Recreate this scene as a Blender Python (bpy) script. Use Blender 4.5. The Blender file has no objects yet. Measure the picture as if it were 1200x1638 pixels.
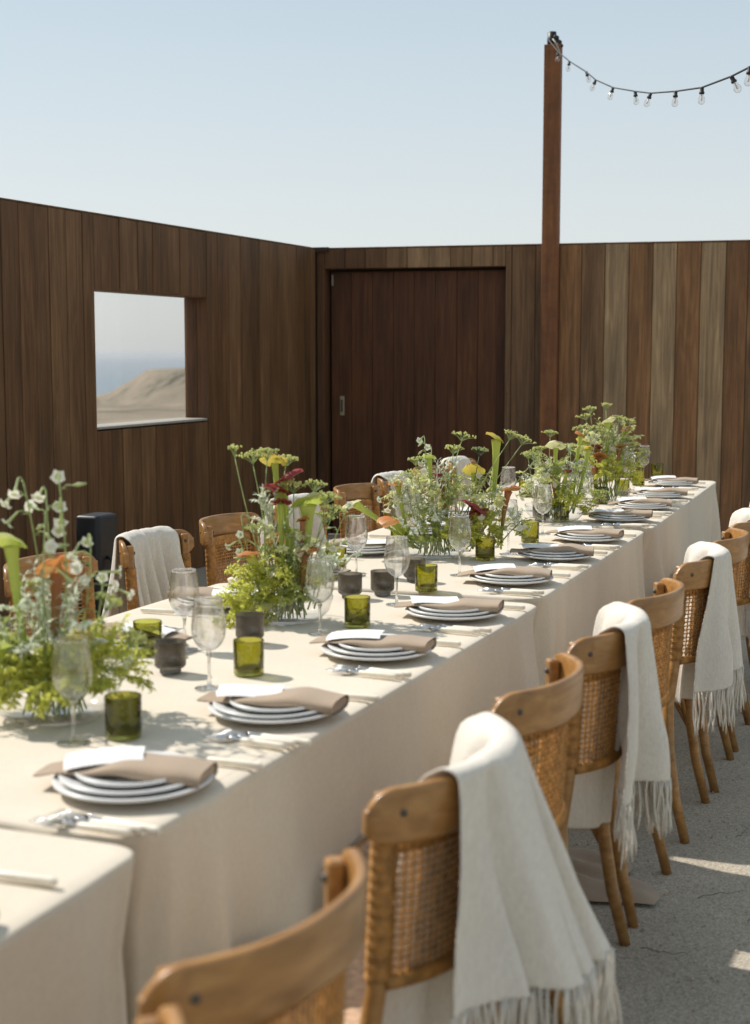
import bpy, math, random
from mathutils import Vector, Matrix, Quaternion
from mathutils import noise as mnoise
R = math.radians
scene = bpy.context.scene
col = scene.collection
rnd = random.Random(7)

# ------------------------------------------------------------------ camera, world, sun, exposure
cam_d = bpy.data.cameras.new("camera"); cam = bpy.data.objects.new("camera", cam_d); col.objects.link(cam)
scene.camera = cam
cam.location = (0, 0, 1.52)
PITCH = math.atan(253 / 2290)
cam.rotation_euler = (math.pi / 2 - PITCH, 0, 0)
cam_d.sensor_fit = 'VERTICAL'; cam_d.sensor_height = 36.0; cam_d.lens = 2290 / 1638 * 36
cam_d.clip_start = 0.05; cam_d.clip_end = 90000
cam_d.dof.use_dof = True; cam_d.dof.focus_distance = 5.8; cam_d.dof.aperture_fstop = 3.8

SUN_AZ = math.atan2(-0.87, 0.50); SUN_EL = R(46)
w = bpy.data.worlds.new("World"); scene.world = w; w.use_nodes = True
nt = w.node_tree; bg = nt.nodes["Background"]
sky = nt.nodes.new("ShaderNodeTexSky"); sky.sky_type = 'NISHITA'; sky.sun_disc = False
sky.sun_elevation = SUN_EL; sky.sun_rotation = SUN_AZ
sky.air_density = 1.0; sky.dust_density = 1.5; sky.ozone_density = 1.0; sky.altitude = 0
hs = nt.nodes.new("ShaderNodeHueSaturation"); hs.inputs['Saturation'].default_value = 0.60
nt.links.new(sky.outputs[0], hs.inputs['Color'])
# coastal haze in the air: the same all round the compass, palest at the horizon
_tc = nt.nodes.new("ShaderNodeTexCoord"); _sp = nt.nodes.new("ShaderNodeSeparateXYZ"); nt.links.new(_tc.outputs['Generated'], _sp.inputs[0])
_cr = nt.nodes.new("ShaderNodeValToRGB"); nt.links.new(_sp.outputs['Z'], _cr.inputs[0])
_e = _cr.color_ramp.elements; _e[0].position = 0.0; _e[0].color = (.98, 1.02, 1.02, 1); _e[1].position = 1.0; _e[1].color = (.54, .63, .75, 1)
_m = _e.new(.08); _m.color = (.94, 1.00, 1.01, 1); _m = _e.new(.28); _m.color = (.62, .80, .92, 1)
_sc = nt.nodes.new("ShaderNodeMixRGB"); _sc.blend_type = 'MULTIPLY'; _sc.inputs[0].default_value = 1; _sc.inputs[2].default_value = (5.2, 5.2, 5.2, 1); nt.links.new(_cr.outputs[0], _sc.inputs[1])
_mx = nt.nodes.new("ShaderNodeMixRGB"); _mx.inputs[0].default_value = .78; nt.links.new(hs.outputs[0], _mx.inputs[1]); nt.links.new(_sc.outputs[0], _mx.inputs[2])
nt.links.new(_mx.outputs[0], bg.inputs['Color'])
bg.inputs['Strength'].default_value = 0.082

sl = bpy.data.lights.new("sun", 'SUN'); sl.energy = 2.9; sl.angle = R(0.9); sl.color = (1.0, 0.955, 0.90)
so = bpy.data.objects.new("sun", sl); col.objects.link(so)
sd = Vector((math.sin(SUN_AZ) * math.cos(SUN_EL), math.cos(SUN_AZ) * math.cos(SUN_EL), math.sin(SUN_EL)))
so.rotation_euler = sd.to_track_quat('Z', 'Y').to_euler(); so.location = (-6, 4, 12)
scene.view_settings.view_transform = 'Standard'; scene.view_settings.look = 'None'
scene.view_settings.gamma = 1; scene.view_settings.use_curve_mapping = False
scene.view_settings.exposure = 0.87
scene.render.engine = 'CYCLES'
scene.cycles.max_bounces = 16; scene.cycles.transparent_max_bounces = 32
scene.cycles.transmission_bounces = 16; scene.cycles.caustics_refractive = True
scene.cycles.sample_clamp_indirect = 6

# ------------------------------------------------------------------ helpers
class MB:
    def __init__(s): s.v = []; s.f = []; s.sm = []; s.mi = []
    def add(s, vs, fs, smooth=True, mi=0):
        b = len(s.v); s.v.extend([tuple(p) for p in vs])
        for f in fs: s.f.append(tuple(i + b for i in f)); s.sm.append(smooth); s.mi.append(mi)
    def box(s, c, h, rot=0.0, bev=0.0, mi=0, smooth=False):
        cx, cy, cz = c; hx, hy, hz = h; b = bev
        if b <= 0:
            vs = [(x * hx, y * hy, z * hz) for z in (-1, 1) for y in (-1, 1) for x in (-1, 1)]
            fs = [(0, 2, 3, 1), (4, 5, 7, 6), (0, 1, 5, 4), (2, 6, 7, 3), (0, 4, 6, 2), (1, 3, 7, 5)]
        else:
            vs = []; idx = {}
            for z in (-1, 1):
                for y in (-1, 1):
                    for x in (-1, 1):
                        for ax in range(3):
                            p = [x * (hx - b), y * (hy - b), z * (hz - b)]
                            p[ax] = (x, y, z)[ax] * (hx, hy, hz)[ax]
                            idx[(x, y, z, ax)] = len(vs); vs.append(tuple(p))
            g = lambda x, y, z, a: idx[(x, y, z, a)]
            fs = []
            for sg in (-1, 1):
                q = [g(sg, -1, -1, 0), g(sg, 1, -1, 0), g(sg, 1, 1, 0), g(sg, -1, 1, 0)]; fs.append(q if sg > 0 else q[::-1])
                q = [g(-1, sg, -1, 1), g(-1, sg, 1, 1), g(1, sg, 1, 1), g(1, sg, -1, 1)]; fs.append(q if sg > 0 else q[::-1])
                q = [g(-1, -1, sg, 2), g(1, -1, sg, 2), g(1, 1, sg, 2), g(-1, 1, sg, 2)]; fs.append(q if sg > 0 else q[::-1])
            for a in (-1, 1):
                for c2 in (-1, 1):
                    q = [g(-1, a, c2, 1), g(1, a, c2, 1), g(1, a, c2, 2), g(-1, a, c2, 2)]; fs.append(q if a * c2 > 0 else q[::-1])
                    q = [g(a, -1, c2, 2), g(a, 1, c2, 2), g(a, 1, c2, 0), g(a, -1, c2, 0)]; fs.append(q if a * c2 > 0 else q[::-1])
                    q = [g(a, c2, -1, 0), g(a, c2, 1, 0), g(a, c2, 1, 1), g(a, c2, -1, 1)]; fs.append(q if a * c2 > 0 else q[::-1])
            for x in (-1, 1):
                for y in (-1, 1):
                    for z in (-1, 1):
                        q = [g(x, y, z, 0), g(x, y, z, 1), g(x, y, z, 2)]; fs.append(q if x * y * z > 0 else q[::-1])
        cr, sr = math.cos(rot), math.sin(rot)
        s.add([(cx + x * cr - y * sr, cy + x * sr + y * cr, cz + z) for x, y, z in vs], fs, smooth, mi)
    def tube(s, pts, rad, n=8, cap=True, mi=0, smooth=True, flat=1.0):
        pts = [Vector(p) for p in pts]; m = len(pts)
        if not hasattr(rad, '__len__'): rad = [rad] * m
        vs = []; up = None
        for i, p in enumerate(pts):
            t = (pts[min(i + 1, m - 1)] - pts[max(i - 1, 0)])
            if t.length < 1e-9: t = Vector((0, 0, 1))
            t.normalize()
            if up is None:
                up = Vector((0, 0, 1)) if abs(t.z) < 0.9 else Vector((0, 1, 0))
            a = t.cross(up)
            if a.length < 1e-6: a = t.orthogonal()
            a.normalize(); b = a.cross(t); up = b
            for k in range(n):
                an = 2 * math.pi * k / n
                vs.append(p + a * (math.cos(an) * rad[i]) + b * (math.sin(an) * rad[i] * flat))
        fs = []
        for i in range(m - 1):
            for k in range(n):
                k2 = (k + 1) % n
                fs.append((i * n + k, i * n + k2, (i + 1) * n + k2, (i + 1) * n + k))
        if cap: fs.append(tuple(range(n))[::-1]); fs.append(tuple((m - 1) * n + k for k in range(n)))
        s.add(vs, fs, smooth, mi)
    def lathe(s, prof, n=32, c=(0, 0, 0), mi=0, smooth=True, rib=0.0, ribn=0):
        vs = []; fs = []
        for (r, z) in prof:
            for k in range(n):
                a = 2 * math.pi * k / n
                rr = r
                if ribn: rr = r * (1 + rib * math.cos(a * ribn))
                vs.append((c[0] + rr * math.cos(a), c[1] + rr * math.sin(a), c[2] + z))
        for i in range(len(prof) - 1):
            for k in range(n):
                k2 = (k + 1) % n
                fs.append((i * n + k, i * n + k2, (i + 1) * n + k2, (i + 1) * n + k))
        if prof[0][0] < 0.004: fs.append(tuple(range(n))[::-1])
        if prof[-1][0] < 0.004: fs.append(tuple((len(prof) - 1) * n + k for k in range(n)))
        s.add(vs, fs, smooth, mi)
    def ball(s, c, r, n=6, m=4, mi=0, sz=1.0):
        vs = [(c[0], c[1], c[2] - r * sz)]; fs = []
        for i in range(1, m):
            ph = math.pi * i / m - math.pi / 2
            for k in range(n):
                a = 2 * math.pi * k / n
                vs.append((c[0] + r * math.cos(ph) * math.cos(a), c[1] + r * math.cos(ph) * math.sin(a), c[2] + r * sz * math.sin(ph)))
        vs.append((c[0], c[1], c[2] + r * sz)); T = len(vs) - 1
        for k in range(n):
            k2 = (k + 1) % n
            fs.append((0, 1 + k2, 1 + k)); fs.append((T, 1 + (m - 2) * n + k, 1 + (m - 2) * n + k2))
            for i in range(m - 2): fs.append((1 + i * n + k, 1 + i * n + k2, 1 + (i + 1) * n + k2, 1 + (i + 1) * n + k))
        s.add(vs, fs, True, mi)
    def grid(s, rows, mi=0, smooth=True, close=False):
        m = len(rows); n = len(rows[0]); vs = [p for r in rows for p in r]; fs = []
        for i in range(m - 1):
            for k in range(n if close else n - 1):
                k2 = (k + 1) % n
                fs.append((i * n + k, i * n + k2, (i + 1) * n + k2, (i + 1) * n + k))
        s.add(vs, fs, smooth, mi)
    def leaf(s, p, d, up, L, W, bend=0.3, mi=0):
        p = Vector(p); d = Vector(d).normalized(); up = Vector(up)
        sd_ = d.cross(up)
        if sd_.length < 1e-4: sd_ = d.orthogonal()
        sd_.normalize(); nn = sd_.cross(d).normalized()
        m = p + d * L * .5 + nn * L * .08
        e = p + d * L - nn * L * bend
        s.add([p, m + sd_ * W * .5 - nn * W * .12, m, m - sd_ * W * .5 - nn * W * .12, e],
              [(0, 1, 2), (0, 2, 3), (1, 4, 2), (2, 4, 3)], True, mi)
    def mesh(s, name, mats):
        me = bpy.data.meshes.new(name); me.from_pydata(s.v, [], s.f)
        me.polygons.foreach_set('use_smooth', s.sm)
        if not isinstance(mats, (list, tuple)): mats = [mats]
        for m in mats: me.materials.append(m)
        if any(s.mi): me.polygons.foreach_set('material_index', s.mi)
        me.update(); return me
    def build(s, name, mats, parent=None, **kw):
        o = bpy.data.objects.new(name, s.mesh(name, mats)); col.objects.link(o)
        if parent is not None: o.parent = parent
        for k, v in kw.items(): o[k] = v
        return o
def tag(o, label=None, cat=None, group=None, kind=None):
    if label: o['label'] = label
    if cat: o['category'] = cat
    if group: o['group'] = group
    if kind: o['kind'] = kind
    return o
def empty(name, loc=(0, 0, 0), rz=0.0):
    o = bpy.data.objects.new(name, None); col.objects.link(o); o.location = loc; o.rotation_euler = (0, 0, rz)
    o.empty_display_size = .05; return o
def copy_tree(o, parent=None):
    c = o.copy(); col.objects.link(c)
    if parent is not None: c.parent = parent
    for ch in list(o.children): copy_tree(ch, c)
    return c
ORD = ['nearest', 'second nearest', 'third nearest', 'fourth nearest', 'fifth nearest', 'sixth nearest', 'seventh nearest',
       'eighth nearest', 'ninth nearest', 'third from the far end', 'second from the far end', 'farthest']

# ------------------------------------------------------------------ materials
def newmat(name):
    m = bpy.data.materials.new(name); m.use_nodes = True
    return m, m.node_tree, m.node_tree.nodes["Principled BSDF"]
def N(t, typ, **kw):
    n = t.nodes.new(typ)
    for k, v in kw.items():
        if k.startswith('_'): setattr(n, k[1:], v)
        else: n.inputs[k.replace('__', ' ')].default_value = v
    return n
def ramp(t, stops):
    r = t.nodes.new("ShaderNodeValToRGB")
    e = r.color_ramp.elements
    while len(e) < len(stops): e.new(0.5)
    for i, (p, c) in enumerate(stops): e[i].position = p; e[i].color = (c[0], c[1], c[2], 1)
    return r
def simple(name, c, rough=.5, metal=0, spec=.5, noise=None, bump=None, sheen=0, trans=0, sub=0, coord='Object'):
    """noise=(scale, amount) modulates the base colour; bump=(scale, strength, distance)"""
    m, t, b = newmat(name)
    b.inputs['Base Color'].default_value = (*c, 1); b.inputs['Roughness'].default_value = rough
    b.inputs['Metallic'].default_value = metal; b.inputs['Specular IOR Level'].default_value = spec
    if sheen: b.inputs['Sheen Weight'].default_value = sheen
    tc = N(t, "ShaderNodeTexCoord")
    if noise:
        n = N(t, "ShaderNodeTexNoise", Scale=noise[0], Detail=5.0)
        t.links.new(tc.outputs[coord], n.inputs['Vector'])
        a = noise[1]
        r = ramp(t, [(.3, [x * (1 - a) for x in c]), (.7, [min(1, x * (1 + a)) for x in c])])
        t.links.new(n.outputs['Fac'], r.inputs[0]); t.links.new(r.outputs[0], b.inputs['Base Color'])
    if bump:
        n2 = N(t, "ShaderNodeTexNoise", Scale=bump[0], Detail=4.0)
        t.links.new(tc.outputs[coord], n2.inputs['Vector'])
        bu = N(t, "ShaderNodeBump", Strength=bump[1], Distance=bump[2])
        t.links.new(n2.outputs['Fac'], bu.inputs['Height']); t.links.new(bu.outputs[0], b.inputs['Normal'])
    if trans:
        tr = N(t, "ShaderNodeBsdfTranslucent"); out = t.nodes["Material Output"]
        src = b.inputs['Base Color']
        if src.is_linked: t.links.new(src.links[0].from_socket, tr.inputs['Color'])
        else: tr.inputs['Color'].default_value = (*c, 1)
        mx = N(t, "ShaderNodeMixShader"); mx.inputs[0].default_value = trans
        t.links.new(b.outputs[0], mx.inputs[1]); t.links.new(tr.outputs[0], mx.inputs[2]); t.links.new(mx.outputs[0], out.inputs['Surface'])
    return m

def plank_mat(name, stops, rough=.62, gain=1.0):
    """vertical weathered boards: object random picks the tone, grain runs along local Z"""
    m, t, b = newmat(name)
    tc = N(t, "ShaderNodeTexCoord"); oi = N(t, "ShaderNodeObjectInfo")
    mul = N(t, "ShaderNodeVectorMath", _operation='MULTIPLY'); mul.inputs[1].default_value = (37, 91, 53)
    comb = N(t, "ShaderNodeCombineXYZ")
    for k in ('X', 'Y', 'Z'): t.links.new(oi.outputs['Random'], comb.inputs[k])
    t.links.new(comb.outputs[0], mul.inputs[0])
    add = N(t, "ShaderNodeVectorMath", _operation='ADD')
    t.links.new(tc.outputs['Object'], add.inputs[0]); t.links.new(mul.outputs[0], add.inputs[1])
    mp = N(t, "ShaderNodeMapping"); mp.inputs['Scale'].default_value = (26, 26, 1.1)
    t.links.new(add.outputs[0], mp.inputs['Vector'])
    g1 = N(t, "ShaderNodeTexNoise", Scale=1.0, Detail=9.0, Roughness=.62, Distortion=.5); t.links.new(mp.outputs[0], g1.inputs['Vector'])
    mp2 = N(t, "ShaderNodeMapping"); mp2.inputs['Scale'].default_value = (150, 150, 3)
    t.links.new(add.outputs[0], mp2.inputs['Vector'])
    g2 = N(t, "ShaderNodeTexNoise", Scale=1.0, Detail=4.0); t.links.new(mp2.outputs[0], g2.inputs['Vector'])
    # cathedral figure
    mp3 = N(t, "ShaderNodeMapping"); mp3.inputs['Scale'].default_value = (7, 7, .45)
    t.links.new(add.outputs[0], mp3.inputs['Vector'])
    g3 = N(t, "ShaderNodeTexNoise", Scale=1.0, Detail=2.0); t.links.new(mp3.outputs[0], g3.inputs['Vector'])
    si = N(t, "ShaderNodeMath", _operation='MULTIPLY'); si.inputs[1].default_value = 75; t.links.new(g3.outputs['Fac'], si.inputs[0])
    sn = N(t, "ShaderNodeMath", _operation='SINE'); t.links.new(si.outputs[0], sn.inputs[0])
    tone = ramp(t, stops); tone.color_ramp.interpolation = 'LINEAR'
    t.links.new(oi.outputs['Random'], tone.inputs[0])
    def mulcol(prev, fac_out, lo, hi, a=.3, c=.7):
        r = ramp(t, [(a, (lo,) * 3), (c, (hi,) * 3)]); t.links.new(fac_out, r.inputs[0])
        mx = N(t, "ShaderNodeMixRGB", _blend_type='MULTIPLY'); mx.inputs[0].default_value = 1
        t.links.new(prev, mx.inputs[1]); t.links.new(r.outputs[0], mx.inputs[2]); return mx.outputs[0]
    c = mulcol(tone.outputs[0], g1.outputs['Fac'], .62 * gain, 1.32 * gain)
    c = mulcol(c, g2.outputs['Fac'], .8, 1.18)
    c = mulcol(c, sn.outputs[0], .88, 1.05, 0, 1)
    mp5 = N(t, "ShaderNodeMapping"); mp5.inputs['Scale'].default_value = (5, 5, 1.3); t.links.new(add.outputs[0], mp5.inputs['Vector'])
    g5 = N(t, "ShaderNodeTexNoise", Scale=1.0, Detail=6.0, Roughness=.65); t.links.new(mp5.outputs[0], g5.inputs['Vector'])
    c = mulcol(c, g5.outputs['Fac'], .76, 1.14, .34, .62)
    t.links.new(c, b.inputs['Base Color']); b.inputs['Roughness'].default_value = rough; b.inputs['Specular IOR Level'].default_value = .3
    bu = N(t, "ShaderNodeBump", Strength=.35, Distance=.002); t.links.new(g2.outputs['Fac'], bu.inputs['Height']); t.links.new(bu.outputs[0], b.inputs['Normal'])
    return m

M = {}
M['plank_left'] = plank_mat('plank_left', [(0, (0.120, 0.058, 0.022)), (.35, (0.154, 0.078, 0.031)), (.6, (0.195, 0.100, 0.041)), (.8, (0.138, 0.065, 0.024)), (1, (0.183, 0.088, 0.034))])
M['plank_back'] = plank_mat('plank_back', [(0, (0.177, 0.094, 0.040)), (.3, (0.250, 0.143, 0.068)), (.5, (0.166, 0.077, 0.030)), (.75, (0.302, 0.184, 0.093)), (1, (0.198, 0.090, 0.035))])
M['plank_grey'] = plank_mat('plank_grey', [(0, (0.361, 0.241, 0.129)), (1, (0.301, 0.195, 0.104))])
M['plank_brown'] = plank_mat('plank_brown', [(0, (0.270, 0.134, 0.054)), (1, (0.217, 0.103, 0.042))])
M['plank_dark'] = plank_mat('plank_dark', [(0, (0.207, 0.112, 0.052)), (1, (0.166, 0.088, 0.040))])
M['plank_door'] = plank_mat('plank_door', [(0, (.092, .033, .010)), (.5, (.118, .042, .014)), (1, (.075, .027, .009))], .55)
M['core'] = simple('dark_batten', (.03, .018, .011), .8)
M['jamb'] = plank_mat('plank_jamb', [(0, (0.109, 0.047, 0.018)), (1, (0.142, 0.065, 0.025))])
M['sill'] = simple('sill_metal', (.34, .31, .26), .6, 0, .4, (30, .12))
def rust():
    m, t, b = newmat('rusted_steel')
    tc = N(t, "ShaderNodeTexCoord")
    n = N(t, "ShaderNodeTexNoise", Scale=9.0, Detail=8.0, Roughness=.7); t.links.new(tc.outputs['Object'], n.inputs['Vector'])
    mp = N(t, "ShaderNodeMapping"); mp.inputs['Scale'].default_value = (30, 30, 2.5); t.links.new(tc.outputs['Object'], mp.inputs[0])
    n2 = N(t, "ShaderNodeTexNoise", Scale=1.0, Detail=5.0); t.links.new(mp.outputs[0], n2.inputs['Vector'])
    a = N(t, "ShaderNodeMath", _operation='ADD'); t.links.new(n.outputs['Fac'], a.inputs[0]); t.links.new(n2.outputs['Fac'], a.inputs[1])
    h = N(t, "ShaderNodeMath", _operation='MULTIPLY'); h.inputs[1].default_value = .5; t.links.new(a.outputs[0], h.inputs[0])
    r = ramp(t, [(.3, (.10, .037, .013)), (.5, (.19, .070, .022)), (.72, (.29, .115, .034))]); t.links.new(h.outputs[0], r.inputs[0])
    t.links.new(r.outputs[0], b.inputs['Base Color']); b.inputs['Roughness'].default_value = .75
    bu = N(t, "ShaderNodeBump", Strength=.3, Distance=.002); t.links.new(n.outputs['Fac'], bu.inputs['Height']); t.links.new(bu.outputs[0], b.inputs['Normal'])
    return m
M['rust'] = rust()

def cloth_mat(name, c, weave=900, rough=.9, trans=0.0, bumpd=.0006, wr=0.0, lo=.88, hi=1.08):
    m, t, b = newmat(name)
    tc = N(t, "ShaderNodeTexCoord")
    mp = N(t, "ShaderNodeMapping"); mp.inputs['Scale'].default_value = (weave * .15, weave, weave * .15); t.links.new(tc.outputs['Object'], mp.inputs[0])
    n1 = N(t, "ShaderNodeTexNoise", Scale=1.0, Detail=2.0); t.links.new(mp.outputs[0], n1.inputs['Vector'])
    mp2 = N(t, "ShaderNodeMapping"); mp2.inputs['Scale'].default_value = (weave, weave * .15, weave * .35); t.links.new(tc.outputs['Object'], mp2.inputs[0])
    n2 = N(t, "ShaderNodeTexNoise", Scale=1.0, Detail=2.0); t.links.new(mp2.outputs[0], n2.inputs['Vector'])
    ad = N(t, "ShaderNodeMath", _operation='ADD'); t.links.new(n1.outputs['Fac'], ad.inputs[0]); t.links.new(n2.outputs['Fac'], ad.inputs[1])
    h = N(t, "ShaderNodeMath", _operation='MULTIPLY'); h.inputs[1].default_value = .5; t.links.new(ad.outputs[0], h.inputs[0])
    r = ramp(t, [(.32, [x * lo for x in c]), (.68, [min(1, x * hi) for x in c])]); t.links.new(h.outputs[0], r.inputs[0])
    big = N(t, "ShaderNodeTexNoise", Scale=6.0, Detail=3.0); t.links.new(tc.outputs['Object'], big.inputs['Vector'])
    r2 = ramp(t, [(.3, (.97,) * 3), (.7, (1.02,) * 3)]); t.links.new(big.outputs['Fac'], r2.inputs[0])
    mx = N(t, "ShaderNodeMixRGB", _blend_type='MULTIPLY'); mx.inputs[0].default_value = 1
    t.links.new(r.outputs[0], mx.inputs[1]); t.links.new(r2.outputs[0], mx.inputs[2])
    t.links.new(mx.outputs[0], b.inputs['Base Color']); b.inputs['Roughness'].default_value = rough
    b.inputs['Specular IOR Level'].default_value = .15; b.inputs['Sheen Weight'].default_value = .15
    bu = N(t, "ShaderNodeBump", Strength=.6, Distance=bumpd); t.links.new(h.outputs[0], bu.inputs['Height'])
    last = bu
    if wr:
        wn = N(t, "ShaderNodeTexNoise", Scale=3.2, Detail=4.0, Roughness=.5, Distortion=1.2); t.links.new(tc.outputs['Object'], wn.inputs['Vector'])
        b2 = N(t, "ShaderNodeBump", Strength=.5, Distance=wr); t.links.new(wn.outputs['Fac'], b2.inputs['Height']); t.links.new(bu.outputs[0], b2.inputs['Normal']); last = b2
    t.links.new(last.outputs[0], b.inputs['Normal'])
    if trans:
        tr = N(t, "ShaderNodeBsdfTranslucent"); t.links.new(mx.outputs[0], tr.inputs['Color'])
        ms = N(t, "ShaderNodeMixShader"); ms.inputs[0].default_value = trans
        t.links.new(b.outputs[0], ms.inputs[1]); t.links.new(tr.outputs[0], ms.inputs[2]); t.links.new(ms.outputs[0], t.nodes["Material Output"].inputs['Surface'])
    return m
M['linen'] = cloth_mat('linen_tablecloth', (.645, .565, .445), 420, trans=.0, wr=.003, lo=.93, hi=1.05)
M['napkin'] = cloth_mat('napkin_linen', (.38, .285, .20), 900, wr=.004)
M['throw'] = cloth_mat('throw_wool', (.78, .715, .61), 330, trans=.12, bumpd=.0022, wr=.010, lo=.88, hi=1.05)
M['card'] = None
def card_mat():
    m, t, b = newmat('paper_card')
    tc = N(t, "ShaderNodeTexCoord")
    mp = N(t, "ShaderNodeMapping"); mp.inputs['Scale'].default_value = (18, 95, 1); t.links.new(tc.outputs['Object'], mp.inputs[0])
    n = N(t, "ShaderNodeTexNoise", Scale=1.0, Detail=3.0, Distortion=2.5); t.links.new(mp.outputs[0], n.inputs['Vector'])
    r = ramp(t, [(.56, (.77, .75, .71)), (.62, (.55, .54, .52))]); t.links.new(n.outputs['Fac'], r.inputs[0])
    sep = N(t, "ShaderNodeVectorMath", _operation='LENGTH')
    mp2 = N(t, "ShaderNodeMapping"); mp2.inputs['Scale'].default_value = (28, 40, 0); t.links.new(tc.outputs['Object'], mp2.inputs[0]); t.links.new(mp2.outputs[0], sep.inputs[0])
    lt = N(t, "ShaderNodeMath", _operation='LESS_THAN'); lt.inputs[1].default_value = .95; t.links.new(sep.outputs['Value'], lt.inputs[0])
    mx = N(t, "ShaderNodeMixRGB"); mx.inputs[1].default_value = (.77, .75, .71, 1)
    t.links.new(lt.outputs[0], mx.inputs[0]); t.links.new(r.outputs[0], mx.inputs[2]); t.links.new(mx.outputs[0], b.inputs['Base Color'])
    b.inputs['Roughness'].default_value = .9
    return m
M['card'] = card_mat()
M['porcelain'] = simple('porcelain', (.68, .67, .64), .3, 0, .5, (14, .03))
M['steel'] = simple('polished_steel', (.62, .63, .64), .16, 1.0)
M['cream'] = simple('cream_handle', (.82, .74, .60), .35, 0, .5, (60, .06))
def chair_wood():
    m, t, b = newmat('honey_bentwood')
    tc = N(t, "ShaderNodeTexCoord"); oi = N(t, "ShaderNodeObjectInfo")
    mul = N(t, "ShaderNodeVectorMath", _operation='SCALE'); mul.inputs['Scale'].default_value = 9.0
    comb = N(t, "ShaderNodeCombineXYZ")
    for k in ('X', 'Y', 'Z'): t.links.new(oi.outputs['Random'], comb.inputs[k])
    t.links.new(comb.outputs[0], mul.inputs[0])
    add = N(t, "ShaderNodeVectorMath", _operation='ADD'); t.links.new(tc.outputs['Object'], add.inputs[0]); t.links.new(mul.outputs[0], add.inputs[1])
    mp = N(t, "ShaderNodeMapping"); mp.inputs['Scale'].default_value = (6, 30, 45); t.links.new(add.outputs[0], mp.inputs[0])
    n = N(t, "ShaderNodeTexNoise", Scale=1.0, Detail=6.0, Distortion=.8); t.links.new(mp.outputs[0], n.inputs['Vector'])
    r = ramp(t, [(.25, (.235, .106, .026)), (.5, (.345, .165, .044)), (.75, (.45, .238, .074))]); t.links.new(n.outputs['Fac'], r.inputs[0])
    n3 = N(t, "ShaderNodeTexNoise", Scale=5.0, Detail=3.0); t.links.new(add.outputs[0], n3.inputs['Vector'])
    r3 = ramp(t, [(.3, (.78,) * 3), (.7, (1.12,) * 3)]); t.links.new(n3.outputs['Fac'], r3.inputs[0])
    mx = N(t, "ShaderNodeMixRGB", _blend_type='MULTIPLY'); mx.inputs[0].default_value = 1
    t.links.new(r.outputs[0], mx.inputs[1]); t.links.new(r3.outputs[0], mx.inputs[2])
    t.links.new(mx.outputs[0], b.inputs['Base Color']); b.inputs['Roughness'].default_value = .36; b.inputs['Coat Weight'].default_value = .15
    bu = N(t, "ShaderNodeBump", Strength=.15, Distance=.001); t.links.new(n.outputs['Fac'], bu.inputs['Height']); t.links.new(bu.outputs[0], b.inputs['Normal'])
    return m
M['chair'] = chair_wood()
M['rattan'] = simple('rattan_strand', (.42, .20, .050), .5, 0, .4, (55, .38), (300, .4, .0008), trans=.08)
M['seat'] = simple('woven_seat', (.42, .27, .17), .7, 0, .3, (60, .3), (200, .6, .003))
M['bolt'] = simple('bolt_metal', (.10, .095, .085), .5, .7)
M['brass'] = simple('dull_brass', (.38, .31, .19), .45, .3)
M['black'] = simple('black_plastic', (.012, .012, .013), .45, 0, .4)
M['rubber'] = simple('black_rubber', (.02, .02, .02), .6)

def thin_glass(name, tint, edge=.75, refl=.9, base=.055, graze=.8, mid=.93):
    m, t, b = newmat(name); t.nodes.remove(b); out = t.nodes["Material Output"]
    lw = N(t, "ShaderNodeLayerWeight"); lw.inputs['Blend'].default_value = .35
    lf = N(t, "ShaderNodeLayerWeight"); lf.inputs['Blend'].default_value = .5
    pw = N(t, "ShaderNodeMath", _operation='POWER'); pw.inputs[1].default_value = 3.2; t.links.new(lf.outputs['Facing'], pw.inputs[0])
    fr = N(t, "ShaderNodeMath", _operation='MULTIPLY_ADD'); fr.inputs[1].default_value = graze; fr.inputs[2].default_value = base; t.links.new(pw.outputs[0], fr.inputs[0])
    r = ramp(t, [(0.0, tint), (.6, [x * mid for x in tint]), (.86, [x * (edge * .5 + mid * .5) for x in tint]), (1, [x * edge for x in tint])]); t.links.new(lw.outputs['Facing'], r.inputs[0])
    tr = N(t, "ShaderNodeBsdfTransparent"); t.links.new(r.outputs[0], tr.inputs[0])
    gl = N(t, "ShaderNodeBsdfGlossy"); gl.inputs['Roughness'].default_value = .015; gl.inputs['Color'].default_value = (refl,) * 3 + (1,)
    mx = N(t, "ShaderNodeMixShader"); t.links.new(fr.outputs[0], mx.inputs[0]); t.links.new(tr.outputs[0], mx.inputs[1]); t.links.new(gl.outputs[0], mx.inputs[2])
    t.links.new(mx.outputs[0], out.inputs['Surface']); return m
M['clear'] = thin_glass('clear_glass', (.985, .99, .99), .42, .95, .05, .9, .965)
M['stemglass'] = thin_glass('stem_glass', (.93, .94, .94), .6)
M['pane'] = thin_glass('window_pane', (.995, .997, .997), .97, .8, .02, .5, .99)
M['pane_clear'] = thin_glass('window_pane_front', (.999, .999, .999), .99, .9, .005, .06, .998)
M['bulb'] = thin_glass('bulb_glass', (.96, .94, .92), .7)
def solid_glass(name, c, rough=.0, ior=1.5, mixt=.5):
    m, t, b = newmat(name)
    b.inputs['Base Color'].default_value = (*c, 1); b.inputs['Transmission Weight'].default_value = 1
    b.inputs['Roughness'].default_value = rough; b.inputs['IOR'].default_value = ior
    out = t.nodes["Material Output"]
    tr = N(t, "ShaderNodeBsdfTransparent"); tr.inputs[0].default_value = (*c, 1)
    mx = N(t, "ShaderNodeMixShader"); mx.inputs[0].default_value = mixt
    t.links.new(b.outputs[0], mx.inputs[1]); t.links.new(tr.outputs[0], mx.inputs[2]); t.links.new(mx.outputs[0], out.inputs['Surface'])
    return m
M['green'] = solid_glass('olive_glass', (.55, .545, .12), mixt=.06)
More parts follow.
